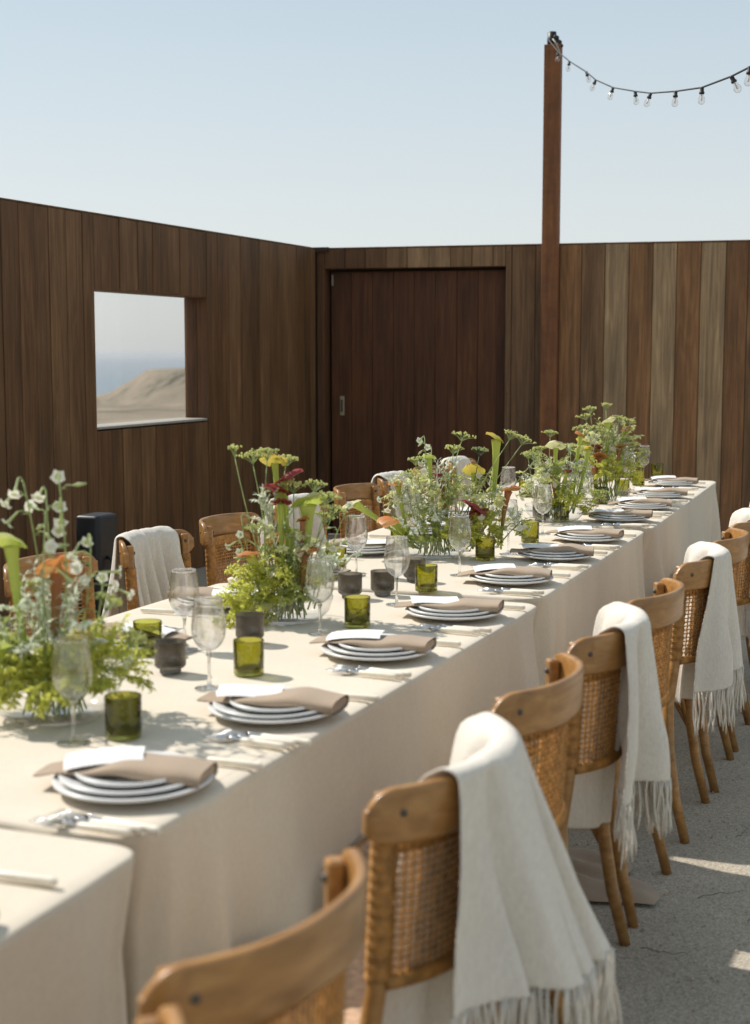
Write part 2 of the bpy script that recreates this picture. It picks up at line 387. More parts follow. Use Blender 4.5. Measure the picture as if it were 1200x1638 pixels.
M['smoke'] = solid_glass('smoke_glass', (.34, .32, .29), rough=.0, mixt=.28)
M['wine'] = solid_glass('wine_glass_clear', (.995, .997, .997), mixt=.20)
M['wax'] = simple('candle_wax', (.8, .78, .7), .5)

def leafm(name, c, trans=.55, rough=.55, noise=.3):
    return simple(name, c, rough, 0, .35, (45, noise), None, 0, trans)
M['lime'] = leafm('lime_leaf', (.62, .63, .13))
M['green_leaf'] = leafm('green_leaf', (.50, .54, .18))
M['stem'] = leafm('green_stem', (.38, .46, .19), .25)
M['dark_stem'] = leafm('dark_stem', (.07, .10, .05), .1)
M['silver'] = leafm('silver_leaf', (.70, .74, .58), .35)
M['pale_green'] = leafm('pale_green_flower', (.74, .75, .38), .45)
M['umbel'] = leafm('umbel_floret', (.68, .70, .26), .3)
M['umbel_dark'] = leafm('umbel_floret_green', (.48, .55, .24), .3)
M['white_petal'] = leafm('white_petal', (.80, .79, .66), .4, noise=.06)
M['petal_green'] = leafm('greenish_tube', (.52, .58, .30), .4, noise=.15)
def pitcher_mat(name, low, high, vein, z0=.5, z1=1.0, veins=True):
    m, t, b = newmat(name)
    tc = N(t, "ShaderNodeTexCoord"); sp = N(t, "ShaderNodeSeparateXYZ"); t.links.new(tc.outputs['Generated'], sp.inputs[0])
    r = ramp(t, [(z0, low), (z1, high)]); t.links.new(sp.outputs['Z'], r.inputs[0])
    n = N(t, "ShaderNodeTexWave", Scale=9.0, Distortion=5.0, Detail=3.0); n.bands_direction = 'X'; t.links.new(tc.outputs['Generated'], n.inputs['Vector'])
    r2 = ramp(t, [(.72, (0, 0, 0)), (.9, (1, 1, 1))]); t.links.new(n.outputs['Fac'], r2.inputs[0])
    mx = N(t, "ShaderNodeMixRGB"); mx.inputs[2].default_value = (*vein, 1)
    mm = N(t, "ShaderNodeMath", _operation='MULTIPLY'); mm.inputs[1].default_value = .75 if veins else .1
    t.links.new(r2.outputs[0], mm.inputs[0]); t.links.new(mm.outputs[0], mx.inputs[0]); t.links.new(r.outputs[0], mx.inputs[1])
    t.links.new(mx.outputs[0], b.inputs['Base Color']); b.inputs['Roughness'].default_value = .45
    tr = N(t, "ShaderNodeBsdfTranslucent"); t.links.new(mx.outputs[0], tr.inputs['Color'])
    ms = N(t, "ShaderNodeMixShader"); ms.inputs[0].default_value = .4
    t.links.new(b.outputs[0], ms.inputs[1]); t.links.new(tr.outputs[0], ms.inputs[2]); t.links.new(ms.outputs[0], t.nodes["Material Output"].inputs['Surface'])
    return m
M['p_tube'] = pitcher_mat('pitcher_green_tube', (.30, .40, .08), (.56, .62, .14), (.3, .4, .08), .1, .9, False)
M['p_tube_red'] = pitcher_mat('pitcher_red_tube', (.30, .36, .08), (.46, .22, .08), (.36, .08, .04), .2, .8, True)
M['h_yellow'] = pitcher_mat('hood_yellow', (.65, .60, .10), (.75, .62, .12), (.45, .12, .04))
M['h_lime'] = pitcher_mat('hood_lime', (.55, .62, .12), (.72, .72, .35), (.25, .3, .06))
M['h_orange'] = pitcher_mat('hood_orange', (.62, .32, .10), (.70, .26, .07), (.38, .06, .03))
M['h_red'] = pitcher_mat('hood_burgundy', (.28, .035, .035), (.42, .07, .06), (.14, .012, .02))
M['h_pale'] = pitcher_mat('hood_pale', (.66, .64, .36), (.76, .70, .45), (.35, .35, .08))

def gravel():
    m, t, b = newmat('crushed_gravel')
    tc = N(t, "ShaderNodeTexCoord")
    v = N(t, "ShaderNodeTexVoronoi", Scale=260.0); t.links.new(tc.outputs['Object'], v.inputs['Vector'])
    n = N(t, "ShaderNodeTexNoise", Scale=60.0, Detail=8.0, Roughness=.75); t.links.new(tc.outputs['Object'], n.inputs['Vector'])
    n2 = N(t, "ShaderNodeTexNoise", Scale=2.2, Detail=5.0); t.links.new(tc.outputs['Object'], n2.inputs['Vector'])
    r = ramp(t, [(.25, (.28, .24, .18)), (.5, (.43, .375, .29)), (.8, (.57, .50, .40))])
    sep = N(t, "ShaderNodeSeparateColor"); t.links.new(v.outputs['Color'], sep.inputs[0])
    mxf = N(t, "ShaderNodeMath", _operation='ADD'); t.links.new(sep.outputs[0], mxf.inputs[0]); t.links.new(n.outputs['Fac'], mxf.inputs[1])
    hf = N(t, "ShaderNodeMath", _operation='MULTIPLY'); hf.inputs[1].default_value = .5; t.links.new(mxf.outputs[0], hf.inputs[0])
    t.links.new(hf.outputs[0], r.inputs[0])
    r2 = ramp(t, [(.3, (.85, .85, .85)), (.7, (1.1, 1.1, 1.1))]); t.links.new(n2.outputs['Fac'], r2.inputs[0])
    mx = N(t, "ShaderNodeMixRGB", _blend_type='MULTIPLY'); mx.inputs[0].default_value = 1; t.links.new(r.outputs[0], mx.inputs[1]); t.links.new(r2.outputs[0], mx.inputs[2])
    t.links.new(mx.outputs[0], b.inputs['Base Color']); b.inputs['Roughness'].default_value = .95; b.inputs['Specular IOR Level'].default_value = .2
    bu = N(t, "ShaderNodeBump", Strength=.7, Distance=.004); t.links.new(hf.outputs[0], bu.inputs['Height']); t.links.new(bu.outputs[0], b.inputs['Normal'])
    return m
M['gravel'] = gravel()
M['pebble'] = simple('pebble_stone', (.42, .36, .27), .9, 0, .2, (20, .4))
def drygrass():
    m, t, b = newmat('dry_grass_hill')
    tc = N(t, "ShaderNodeTexCoord")
    n = N(t, "ShaderNodeTexNoise", Scale=.16, Detail=9.0, Roughness=.65); t.links.new(tc.outputs['Object'], n.inputs['Vector'])
    r = ramp(t, [(.38, (.11, .11, .085)), (.46, (.24, .205, .155)), (.6, (.30, .25, .19)), (.75, (.35, .295, .225))]); t.links.new(n.outputs['Fac'], r.inputs[0])
    t.links.new(r.outputs[0], b.inputs['Base Color']); b.inputs['Roughness'].default_value = 1; b.inputs['Specular IOR Level'].default_value = 0
    return m
M['hill'] = drygrass()
def sea():
    m, t, b = newmat('sea_water')
    b.inputs['Base Color'].default_value = (.08, .13, .16, 1); b.inputs['Roughness'].default_value = .28
    tc = N(t, "ShaderNodeTexCoord")
    n = N(t, "ShaderNodeTexNoise", Scale=.06, Detail=6.0); t.links.new(tc.outputs['Object'], n.inputs['Vector'])
    bu = N(t, "ShaderNodeBump", Strength=.5, Distance=2.0); t.links.new(n.outputs['Fac'], bu.inputs['Height']); t.links.new(bu.outputs[0], b.inputs['Normal'])
    return m
M['sea'] = sea()

# ------------------------------------------------------------------ setting: ground, terrain, sea, haze
def smooth(a, b, x):
    t = max(0, min(1, (x - a) / (b - a))); return t * t * (3 - 2 * t)
def terr(x, y):
    r = math.hypot(x, y)
    z = -.03 - .030 * max(0, r - 20)
    hx, hy = (x + 8) / 30, (y - 200) / 44
    d = math.hypot(hx, hy)
    z += (4.5 + .5 * mnoise.noise(Vector((x * .10, y * .05, 7)))) * (1 - smooth(.80, 1.02, d))
    z += .9 * mnoise.noise(Vector((x * .03, y * .03, 3))) * smooth(30, 90, r) + .25 * mnoise.noise(Vector((x * .12, y * .12, 9))) * smooth(30, 90, r)
    cliff = 225 + 8 * mnoise.noise(Vector((x * .05, 0, 1)))
    ang = smooth(0, 1, y / max(1, r))
    lim = cliff if y > 0 else 240
    z -= 44 * smooth(lim, lim + 45, r)
    return z
mb = MB(); NR, NA = 150, 240; rows = []
for i in range(NR):
    r = 300 * (i / (NR - 1)) ** 1.25 + (0.001 if i == 0 else 0)
    rows.append([(r * math.cos(2 * math.pi * k / NA), r * math.sin(2 * math.pi * k / NA), terr(r * math.cos(2 * math.pi * k / NA), r * math.sin(2 * math.pi * k / NA))) for k in range(NA)])
mb.grid(rows, close=True)
mb.build('hills', M['hill'], kind='structure')
mb = MB(); rows = []
for r in (0.001, 200, 1000, 6000, 25000, 50000):
    rows.append([(r * math.cos(2 * math.pi * k / 96), r * math.sin(2 * math.pi * k / 96), -40) for k in range(96)])
mb.grid(rows, close=True); mb.build('sea', M['sea'], kind='structure')
mb = MB(); rows = []
for j in range(61):
    rows.append([(-9 + i * .3, -6 + j * .3, .004 + .006 * mnoise.noise(Vector((i * .31, j * .31, 0)))) for i in range(61)])
mb.grid(rows); mb.build('ground', M['gravel'], kind='structure')

m_ = MB(); m_.box((0, 0, 0), (52000, 52000, 24)); hz = None
hm, ht, hb = newmat('haze_air'); ht.nodes.remove(hb); pv = N(ht, "ShaderNodeVolumePrincipled"); pv.inputs['Density'].default_value = 1.3e-4; pv.inputs['Color'].default_value = (.93, .95, .97, 1)
ht.links.new(pv.outputs[0], ht.nodes['Material Output'].inputs['Volume'])
hz = m_.build('haze', hm, kind='stuff'); hz.location = (0, 0, -18.5 + .05)

# ------------------------------------------------------------------ walls
WX, WY = -2.08, 8.07; DX, DY = .3863, .9224; NX, NY = DY, -DX     # left wall: start, direction, normal into the yard
CX, CY = -.476, 11.9; EX, EY = .96816, -.25034; MX, MY = EY, -EX  # back wall: corner, direction, normal towards the camera
HT = 2.37
def wall_pt(kind, s, off, z):
    if kind == 'L': return (WX + DX * s + NX * off, WY + DY * s + NY * off, z)
    return (CX + EX * s + MX * off, CY + EY * s + MY * off, z)
ANG = {'L': math.atan2(DY, DX), 'B': math.atan2(EY, EX)}
def wbox(name, kind, s0, s1, o0, o1, z0, z1, mat, parent, bev=.0025, **kw):
    """box in wall space with its own origin at its centre"""
    m_ = MB(); m_.box((0, 0, 0), ((s1 - s0) / 2, (o1 - o0) / 2, (z1 - z0) / 2), 0, bev)
    o = bpy.data.objects.new(name, m_.mesh(name, mat)); col.objects.link(o)
    o.location = wall_pt(kind, (s0 + s1) / 2, (o0 + o1) / 2 , (z0 + z1) / 2)
    o.rotation_euler = (0, 0, ANG[kind])
    if parent is not None: o.parent = parent
    for k, v in kw.items(): o[k] = v
    return o
# ---- left wall
lw = empty('plank_wall', (0, 0, 0))
tag(lw, 'tall dark brown wall of vertical boards with a square window opening', 'wall')
WS0, WS1, WZ0, WZ1 = .91, 2.315, 1.068, 1.912
TH = .17
def rails(kind, a, b, parent, holes, th):
    pass
for (a, b, z0, z1) in ((-7.5, WS0 - .022, 0, HT - .01), (WS1 + .022, 4.13, 0, HT - .01), (WS0 - .022, WS1 + .022, 0, WZ0 - .03), (WS0 - .022, WS1 + .022, WZ1 + .02, HT - .01)):
    wbox('wall_core', 'L', a + .001, b - .001, -TH, -.021, z0, z1, M['core'], lw, 0)
edges = [4.12]
wseq = [.10, .13, .13, .15, .17, .17, .14, .15, .16, .18, .17, .13, .2, .19, .16, .19, .18, .12]
i = 0; x = 4.12
while x > -7.4:
    x -= wseq[i % len(wseq)] if x > -1.5 else .18; i += 1; edges.append(x)
edges = sorted(edges)
# make a joint fall on each side of the opening
edges = [e for e in edges if abs(e - WS0) > .05 and abs(e - WS1) > .05] + [WS0, WS1]; edges.sort()
for a, b in zip(edges[:-1], edges[1:]):
    pr = rnd.uniform(-.003, .004); g = .0025
    if b <= WS0 + .001 or a >= WS1 - .001:
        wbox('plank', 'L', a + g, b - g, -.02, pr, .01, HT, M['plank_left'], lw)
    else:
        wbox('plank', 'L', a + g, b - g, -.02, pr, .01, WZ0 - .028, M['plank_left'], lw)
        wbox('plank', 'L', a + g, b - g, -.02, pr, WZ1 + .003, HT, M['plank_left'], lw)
# outer face boards
for k in range(11):
    a = -7.5 + k * 1.06
    if a + 1.05 < WS0 - .1 or a > WS1 + .05:
        wbox('outer_board', 'L', a, a + 1.05, -TH - .03, -TH - .002, .01, HT, M['plank_left'], lw)
for (a, b, z0, z1) in ((WS0 - .8, WS0 - .022, .01, HT), (WS0 - .02, WS1 + .02, .01, WZ0 - .032), (WS0 - .02, WS1 + .02, WZ1 + .022, HT), (WS1 + .022, 3.08, .01, HT)):
    wbox('outer_board', 'L', a, b - .002, -TH - .03, -TH - .002, z0, z1, M['plank_left'], lw)
for (a, b) in ((-TH, -.088), (-.085, -.001)):
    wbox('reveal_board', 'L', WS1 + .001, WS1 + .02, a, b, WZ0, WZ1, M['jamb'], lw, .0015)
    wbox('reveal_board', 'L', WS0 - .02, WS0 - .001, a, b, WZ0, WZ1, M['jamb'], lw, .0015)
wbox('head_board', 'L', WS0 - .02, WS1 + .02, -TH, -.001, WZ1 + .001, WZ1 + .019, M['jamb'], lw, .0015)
wbox('window_sill', 'L', WS0 + .001, WS1 - .02, -TH - .04, .004, WZ0 - .018, WZ0 - .002, M['sill'], lw, .003)
win = empty('window', (0, 0, 0)); win.parent = lw
wbox('pane', 'L', WS0 + .004, WS1 - .01, -TH + .012, -TH + .018, WZ0 + .001, WZ1 - .002, M['pane'], win, 0)
wbox('pane', 'L', WS0 + .50, WS1 - .01, -TH + .030, -TH + .036, WZ0 + .001, WZ1 - .002, M['pane_clear'], win, 0)
wbox('cap_strip', 'L', -7.5, 4.12, -TH - .03, .002, HT + .001, HT + .012, M['jamb'], lw, .002)

# ---- back wall
bw = empty('plank_wall', (0, 0, 0))
tag(bw, 'grey and brown vertical board wall behind the far end of the tables', 'wall')
DS0, DS1, DZ = .063, 1.563, 2.21
for (a, b, z0, z1) in ((-.15, DS0 - .03, 0, HT - .01), (DS1 + .03, 7.0, 0, HT - .01), (DS0 - .03, DS1 + .03, DZ + .02, HT - .01)):
    wbox('wall_core', 'B', a, b, -.2, -.021, z0, z1, M['core'], bw, 0)
edges = [DS1, 1.612, 1.803, 1.992, 2.165, 2.346, 2.53, 2.714, 2.895, 3.076, 3.264, 3.427]
while edges[-1] < 6.9: edges.append(edges[-1] + .182)
tones = 'dddbdgbgbgbdgbgbdgbgbdgbgbdg'
for q, (a, b) in enumerate(zip(edges[:-1], edges[1:])):
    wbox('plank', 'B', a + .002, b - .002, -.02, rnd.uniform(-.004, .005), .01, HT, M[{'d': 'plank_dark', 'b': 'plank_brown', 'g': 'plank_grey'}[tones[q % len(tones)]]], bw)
e2 = [DS0, .235, .41, .585, .76, .94, 1.115, 1.29, 1.46, DS1]
for a, b in zip(e2[:-1], e2[1:]):
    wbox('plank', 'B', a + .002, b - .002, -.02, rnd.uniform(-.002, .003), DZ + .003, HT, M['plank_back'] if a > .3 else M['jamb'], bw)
wbox('corner_board', 'B', .0, DS0 - .002, -.02, .0, .01, HT, M['jamb'], bw)
wbox('reveal_board', 'B', DS1 + .001, DS1 + .019, -.19, -.022, .01, DZ, M['jamb'], bw, .0015)
wbox('reveal_board', 'B', DS0 - .02, DS0 - .001, -.19, -.022, .01, DZ, M['jamb'], bw, .0015)
wbox('head_board', 'B', DS0 - .02, DS1 + .02, -.19, -.022, DZ + .001, DZ + .018, M['jamb'], bw, .0015)
wbox('corner_gap_cover', 'B', -.06, .10, -.12, .03, HT - .02, HT + .016, M['core'], bw, 0)  # dark block added to hide the bright dot where the wall caps meet
wbox('cap_strip', 'B', .01, 7.0, -.2, .004, HT + .001, HT + .012, M['jamb'], bw, .002)
wbox('wall_core', 'B', DS0 - .06, DS1 + .06, -.24, -.201, 0, DZ + .08, M['core'], bw, 0)  # unseen panel added behind the door to block light leaking round its edges
door = empty('sliding_door', (0, 0, 0)); tag(door, 'dark red brown board door closed in its deep opening at the wall corner', 'door')
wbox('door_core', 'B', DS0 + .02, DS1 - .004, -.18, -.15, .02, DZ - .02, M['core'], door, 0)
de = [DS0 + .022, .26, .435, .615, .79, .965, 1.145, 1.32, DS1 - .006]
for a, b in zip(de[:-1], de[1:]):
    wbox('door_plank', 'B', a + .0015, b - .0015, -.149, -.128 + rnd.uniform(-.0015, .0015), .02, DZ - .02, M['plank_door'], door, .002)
ph = wbox('handle_plate', 'B', .158, .196, -.1265, -.12, 1.01, 1.17, M['brass'], door, .002)
wbox('handle_grip', 'B', .169, .185, -.1195, -.105, 1.04, 1.14, M['bolt'], door, .003)
wbox('hanger_plate', 'B', DS0 + .03, DS0 + .04, -.1265, -.11, 2.08, 2.17, M['sill'], door, .001)

s = MB()
for a, b in zip(edges[:-1], edges[1:]):
    for zz in (2.315, 1.20, .35):
        for ss in (a + .03, b - .03):
            p_ = wall_pt('B', ss, .0052, zz + .004 * math.sin(ss * 40)); q_ = wall_pt('B', ss, .0072, zz + .004 * math.sin(ss * 40))
            s.tube([p_, q_], .0035, 6)
s.build('nail_heads', M['core'], bw, kind='stuff')

# ---- post with clamp lamp on top
post = MB(); post.box((0, 0, 0), (.0635, .058, 1.935), 0, .003)
po = post.build('steel_post', M['rust']); po.location = wall_pt('B', 1.928, .065, 1.945); po.rotation_euler = (0, 0, ANG['B'])
tag(po, 'tall square rust brown steel post standing in front of the back wall', 'post')
cl = empty('string_clamp', wall_pt('B', 1.928, .065, 3.881), ANG['B'])
tag(cl, 'black clamp and rope loop on top of the rust brown post', 'clamp')
c_ = MB(); c_.lathe([(.001, 0), (.036, .002), (.038, .05), (.034, .056), (.034, .10), (.001, .103)], 20, (-.012, 0, 0)); c_.build('clamp_body', M['black'], cl)
c_ = MB()
for q in range(5): c_.ball((.02 + .011 * q, -.035 + .006 * (q % 2), .055 - .017 * q + .012 * (q % 2)), .017, 8, 6)
c_.build('rope_knot', M['rubber'], cl)
c_ = MB(); c_.tube([(0, -.045, .04), (.03, -.064, -.0), (.055, -.066, -.06), (.06, -.0655, -.10)], .006, 6); c_.build('tie_strap', M['sill'], cl)

# ---- string lights
SL = [(1.322, 11.24, 3.90), (1.363, 10.963, 3.753), (1.370, 10.375, 3.569), (1.379, 9.603, 3.349), (1.384, 9.220, 3.227), (1.391, 8.585, 3.066), (1.400, 7.906, 2.924),
      (1.405, 7.484, 2.840), (1.412, 6.897, 2.745), (1.418, 6.373, 2.668), (1.424, 5.877, 2.622), (1.427, 5.600, 2.605), (1.434, 5.0, 2.60), (1.45, 4.2, 2.64), (1.47, 3.0, 2.80), (1.5, 1.5, 3.1)]
st = empty('string_lights', (0, 0, 0)); tag(st, 'black cord of clear unlit bulbs sagging from the top of the rust brown post', 'string lights')
c_ = MB(); c_.tube(SL, .0042, 6); c_.build('cord', M['rubber'], st)
def bulb_at(i, p, tilt):
    e = empty('light_bulb', p); e.parent = st; e.rotation_euler = tilt; e.scale = (.72, .72, .64)
    s = MB(); s.lathe([(.001, .004), (.011, .003), (.0125, -.004), (.0125, -.026), (.0165, -.03), (.0165, -.041), (.013, -.044), (.001, -.044)], 14); s.build('socket', M['rubber'], e)
    s = MB(); s.lathe([(.0115, -.044), (.013, -.054), (.019, -.068), (.0225, -.082), (.0215, -.096), (.015, -.107), (.006, -.112), (.001, -.113)], 16); s.build('bulb', M['bulb'], e)
    s = MB(); s.lathe([(.001, -.046), (.0045, -.048), (.004, -.062), (.006, -.068), (.0055, -.086), (.001, -.088)], 8); s.build('filament_stem', M['clear_core'], e)
M['clear_core'] = simple('glass_stem_pale', (.75, .68, .62), .3)
tl = [(.1, .1, 0), (0, .15, 0), (-.1, -.3, 0), (0, .38, 0), (.1, .28, 0), (0, -.12, 0), (0, .35, 0), (0, .06, 0), (.05, 0, 0), (0, -.5, 0), (0, .1, 0)]
for i, p in enumerate(SL[1:12]): bulb_at(i, p, tl[i])

# ---- black speaker behind the left chairs
sp = empty('speaker', (-1.19, 6.08, 0), R(-22)); tag(sp, 'tall black portable speaker standing against the left board wall behind chairs', 'speaker')
s = MB()
rows = []
def rr_ring(hx, hy, r, z, n=5):
    out = []
    for (sx, sy, a0) in ((1, 1, 0), (-1, 1, 90), (-1, -1, 180), (1, -1, 270)):
        for k in range(n + 1):
            a = R(a0 + 90 * k / n); out.append((sx * (hx - r) + r * math.cos(a), sy * (hy - r) + r * math.sin(a), z))
    return out
rows = [rr_ring(.055, .075, .015, .02), rr_ring(.060, .08, .02, .025), rr_ring(.060, .08, .02, .825), rr_ring(.057, .077, .02, .836), rr_ring(.045, .065, .02, .84)]
s.grid(rows, close=True); s.add(rows[-1], [tuple(range(24))]); s.build('cabinet', M['black'], sp)
s = MB(); s.box((0, 0, .01), (.09, .11, .01), 0, .004); s.build('base', M['black'], sp)
s = MB(); s.tube([(.058, -.02, .66), (.085, -.02, .65), (.092, -.02, .6), (.08, -.02, .54), (.06, -.02, .52)], .008, 8); s.build('handle', M['black'], sp)
s = MB(); s.tube([(.062, -.03, .45), (.10, -.05, .40), (.11, -.06, .25), (.14, -.05, .02), (.4, .1, .012)], .004, 6); s.build('cable', M['rubber'], sp)

# ------------------------------------------------------------------ frames on the table run
A1 = R(22.4); OX, OY = -.383, 2.215
def T(al, pe, z=0.0, a=A1, o=(OX, OY)):
    return Vector((o[0] + al * math.sin(a) + pe * math.cos(a), o[1] + al * math.cos(a) - pe * math.sin(a), z))
def inv(x, y, a=A1, o=(OX, OY)):
    dx, dy = x - o[0], y - o[1]
    return dx * math.sin(a) + dy * math.cos(a), dx * math.cos(a) - dy * math.sin(a)
TABLES = [  # near right corner, length, heading, height tweak, label
    ((-.362 - 2.44 * math.sin(R(21)), 2.180 - 2.44 * math.cos(R(21))), 2.44, R(21.0), 0.0, 'closest to the camera at lower left'),
    ((-.383, 2.215), 2.35, R(22.4), 0.0, 'second from the camera'),
    ((.521, 4.480), 1.887, R(20.75), 0.0, 'third from the camera'),
    ((1.227, 6.312), 2.545, R(19.75), 0.0, 'farthest from the camera')]
TW = 1.12; TZ = .75
def tablecloth(idx, o, L, a, label):
    """local frame: x = across (0 at right edge, -TW at left), y = along"""
    rc = .055
    e = bpy.data.objects.new('tablecloth', None)
    per = []   # perimeter points with outward normal and arc length, and corner weight
    cs = [(-rc, rc, -90, 0), (-rc, L - rc, 0, 0), (-TW + rc, L - rc, 90, 0), (-TW + rc, rc, 180, 0)]
    segs = []
    step = .018
    def line(p, q, nrm):
        d = math.dist(p, q); n = max(2, int(d / step))
        for k in range(n):
            t = k / n; segs.append(((p[0] + (q[0] - p[0]) * t, p[1] + (q[1] - p[1]) * t), nrm, min(t, 1 - t) * d))
    def arc(cx, cy, a0):
        for k in range(10):
            an = R(a0 + 90 * k / 10); segs.append(((cx + rc * math.cos(an), cy + rc * math.sin(an)), (math.cos(an), math.sin(an)), 0.0))
    arc(*cs[0][:3]); line((0, rc), (0, L - rc), (1, 0)); arc(*cs[1][:3]); line((-rc, L), (-TW + rc, L), (0, 1))
    arc(*cs[2][:3]); line((-TW, L - rc), (-TW, rc), (-1, 0)); arc(*cs[3][:3]); line((-TW + rc, 0), (-rc, 0), (0, -1))
    rows = []
    s = 0; arcl = []
    for i, (p, n_, dc) in enumerate(segs):
        if i: s += math.dist(p, segs[i - 1][0])
        arcl.append(s)
    sd_ = idx * 17.3
    def skirt(i, t):
        p, n_, dc = segs[i]; s = arcl[i]
        cw = math.exp(-(dc / .26) ** 2)            # near a corner the cloth gathers
        f = .042 * math.sin(s * 7.5 + sd_ - t * 1.5) * t + .012 * math.sin(s * 19 + sd_ * 2 + t * 2) * t ** .7 + .014 * mnoise.noise(Vector((s * 3.1, sd_, t * .8))) + .008 * mnoise.noise(Vector((s * 9, sd_ + 5, t * 1.4)))
        f += .012 * mnoise.noise(Vector((s * 4 + t * 2.4, sd_ + 11, t * 2.0)))
        g = cw * (.085 * math.sin(s * 34 + sd_ + t * .9) * t ** .9 * (.6 + .4 * math.sin(s * 11 + sd_)) + .05 * t)
        gap = 1.0
        isend = (abs(n_[1]) > .5)
        g -= .050 * math.exp(-(dc / .035) ** 2) * min(1, t * 5) if idx > 0 or n_[1] >= 0 else 0
        off = .004 + (f * gap) * min(1, t * 2.6) + g + .012 * t
        if isend: off = min(off, .03 + .02 * t) if (idx in (1, 2) or n_[1] * (1 if idx == 0 else -1) > 0) else off
        return off
    # top rings
    for inset, z in ((.03, 0), (.007, -.0008), (.002, -.0030)):
        row = []
        for (p, n_, dc) in segs:
            x = p[0] - n_[0] * inset; y = p[1] - n_[1] * inset
            row.append((x, y, TZ + z + (.0012 * mnoise.noise(Vector((x * 4, y * 4, idx))) if inset > .02 else 0)))
        rows.append(row)
    zs = [.7445, .732, .71, .68, .64, .59, .53, .47, .40, .33, .26, .19, .12, .06, .02, .008]
    for z in zs:
        t = (TZ - z) / TZ
        row = []
        for i, (p, n_, dc) in enumerate(segs):
            of = skirt(i, t) if z > .02 else skirt(i, t) + .015
            row.append((p[0] + n_[0] * of, p[1] + n_[1] * of, z))
        rows.append(row)
    m_ = MB(); m_.grid(rows[::-1], close=True)
    top = rows[0]; m_.add(top, [tuple(range(len(top)))])
    ob = m_.build('tablecloth', M['linen'])
    ob.location = (o[0], o[1], 0); ob.rotation_euler = (0, 0, -a)
    tag(ob, 'beige floor length cloth over the table ' + label, 'tablecloth', 'linen tablecloths')
    # plain trestle table beneath
    tb = empty('banquet_table', (o[0], o[1], 0), -a); tag(tb, 'banquet table under the beige cloth ' + label, 'table', 'banquet tables under the cloths')
    b_ = MB(); b_.box((-TW / 2, L / 2, TZ - .022), (TW / 2 - .02, L / 2 - .02, .015), 0, .004); b_.build('tabletop', M['chair'], tb)
    for sx in (-.1, -TW + .1):
        for sy in (.15, L - .15):
            b_ = MB(); b_.tube([(sx, sy, .01), (sx, sy, TZ - .04)], .018, 8); b_.build('leg', M['bolt'], tb)
    return ob
cloths = [tablecloth(i, o, L, a, lb) for i, (o, L, a, dz, lb) in enumerate(TABLES)]
# a taupe cloth dropped on the gravel under the chairs
rows = []
for i in range(26):
    u = i / 25
    row = []
    for k in range(26):
        v = k / 25
        ed = max(abs(u - .5), abs(v - .5)) * 2
        ang = math.atan2(v - .5, u - .5)
        sc = 1 + .16 * math.sin(3 * ang + 1) + .08 * math.sin(7 * ang)
        z = .018 + .030 * abs(mnoise.noise(Vector((u * 4.2, v * 2.2, 4)))) * (1 - ed ** 4) + .02 * math.sin(u * 9 + v * 4) ** 2 * (1 - ed ** 2)
        if ed > .98: z = .012
        row.append((-.04 + (v - .5) * .42 * sc + .17, (u - .5) * .36 * sc, z * 1.25))
    rows.append(row)
m_ = MB(); m_.grid(rows); tr = m_.build('napkin', M['napkin'])
tr.location = T(1.98, .06); tr.rotation_euler = (0, 0, -A1 + .3)
tag(tr, 'crumpled taupe cloth lying on the ground between the right row chair legs', 'cloth')

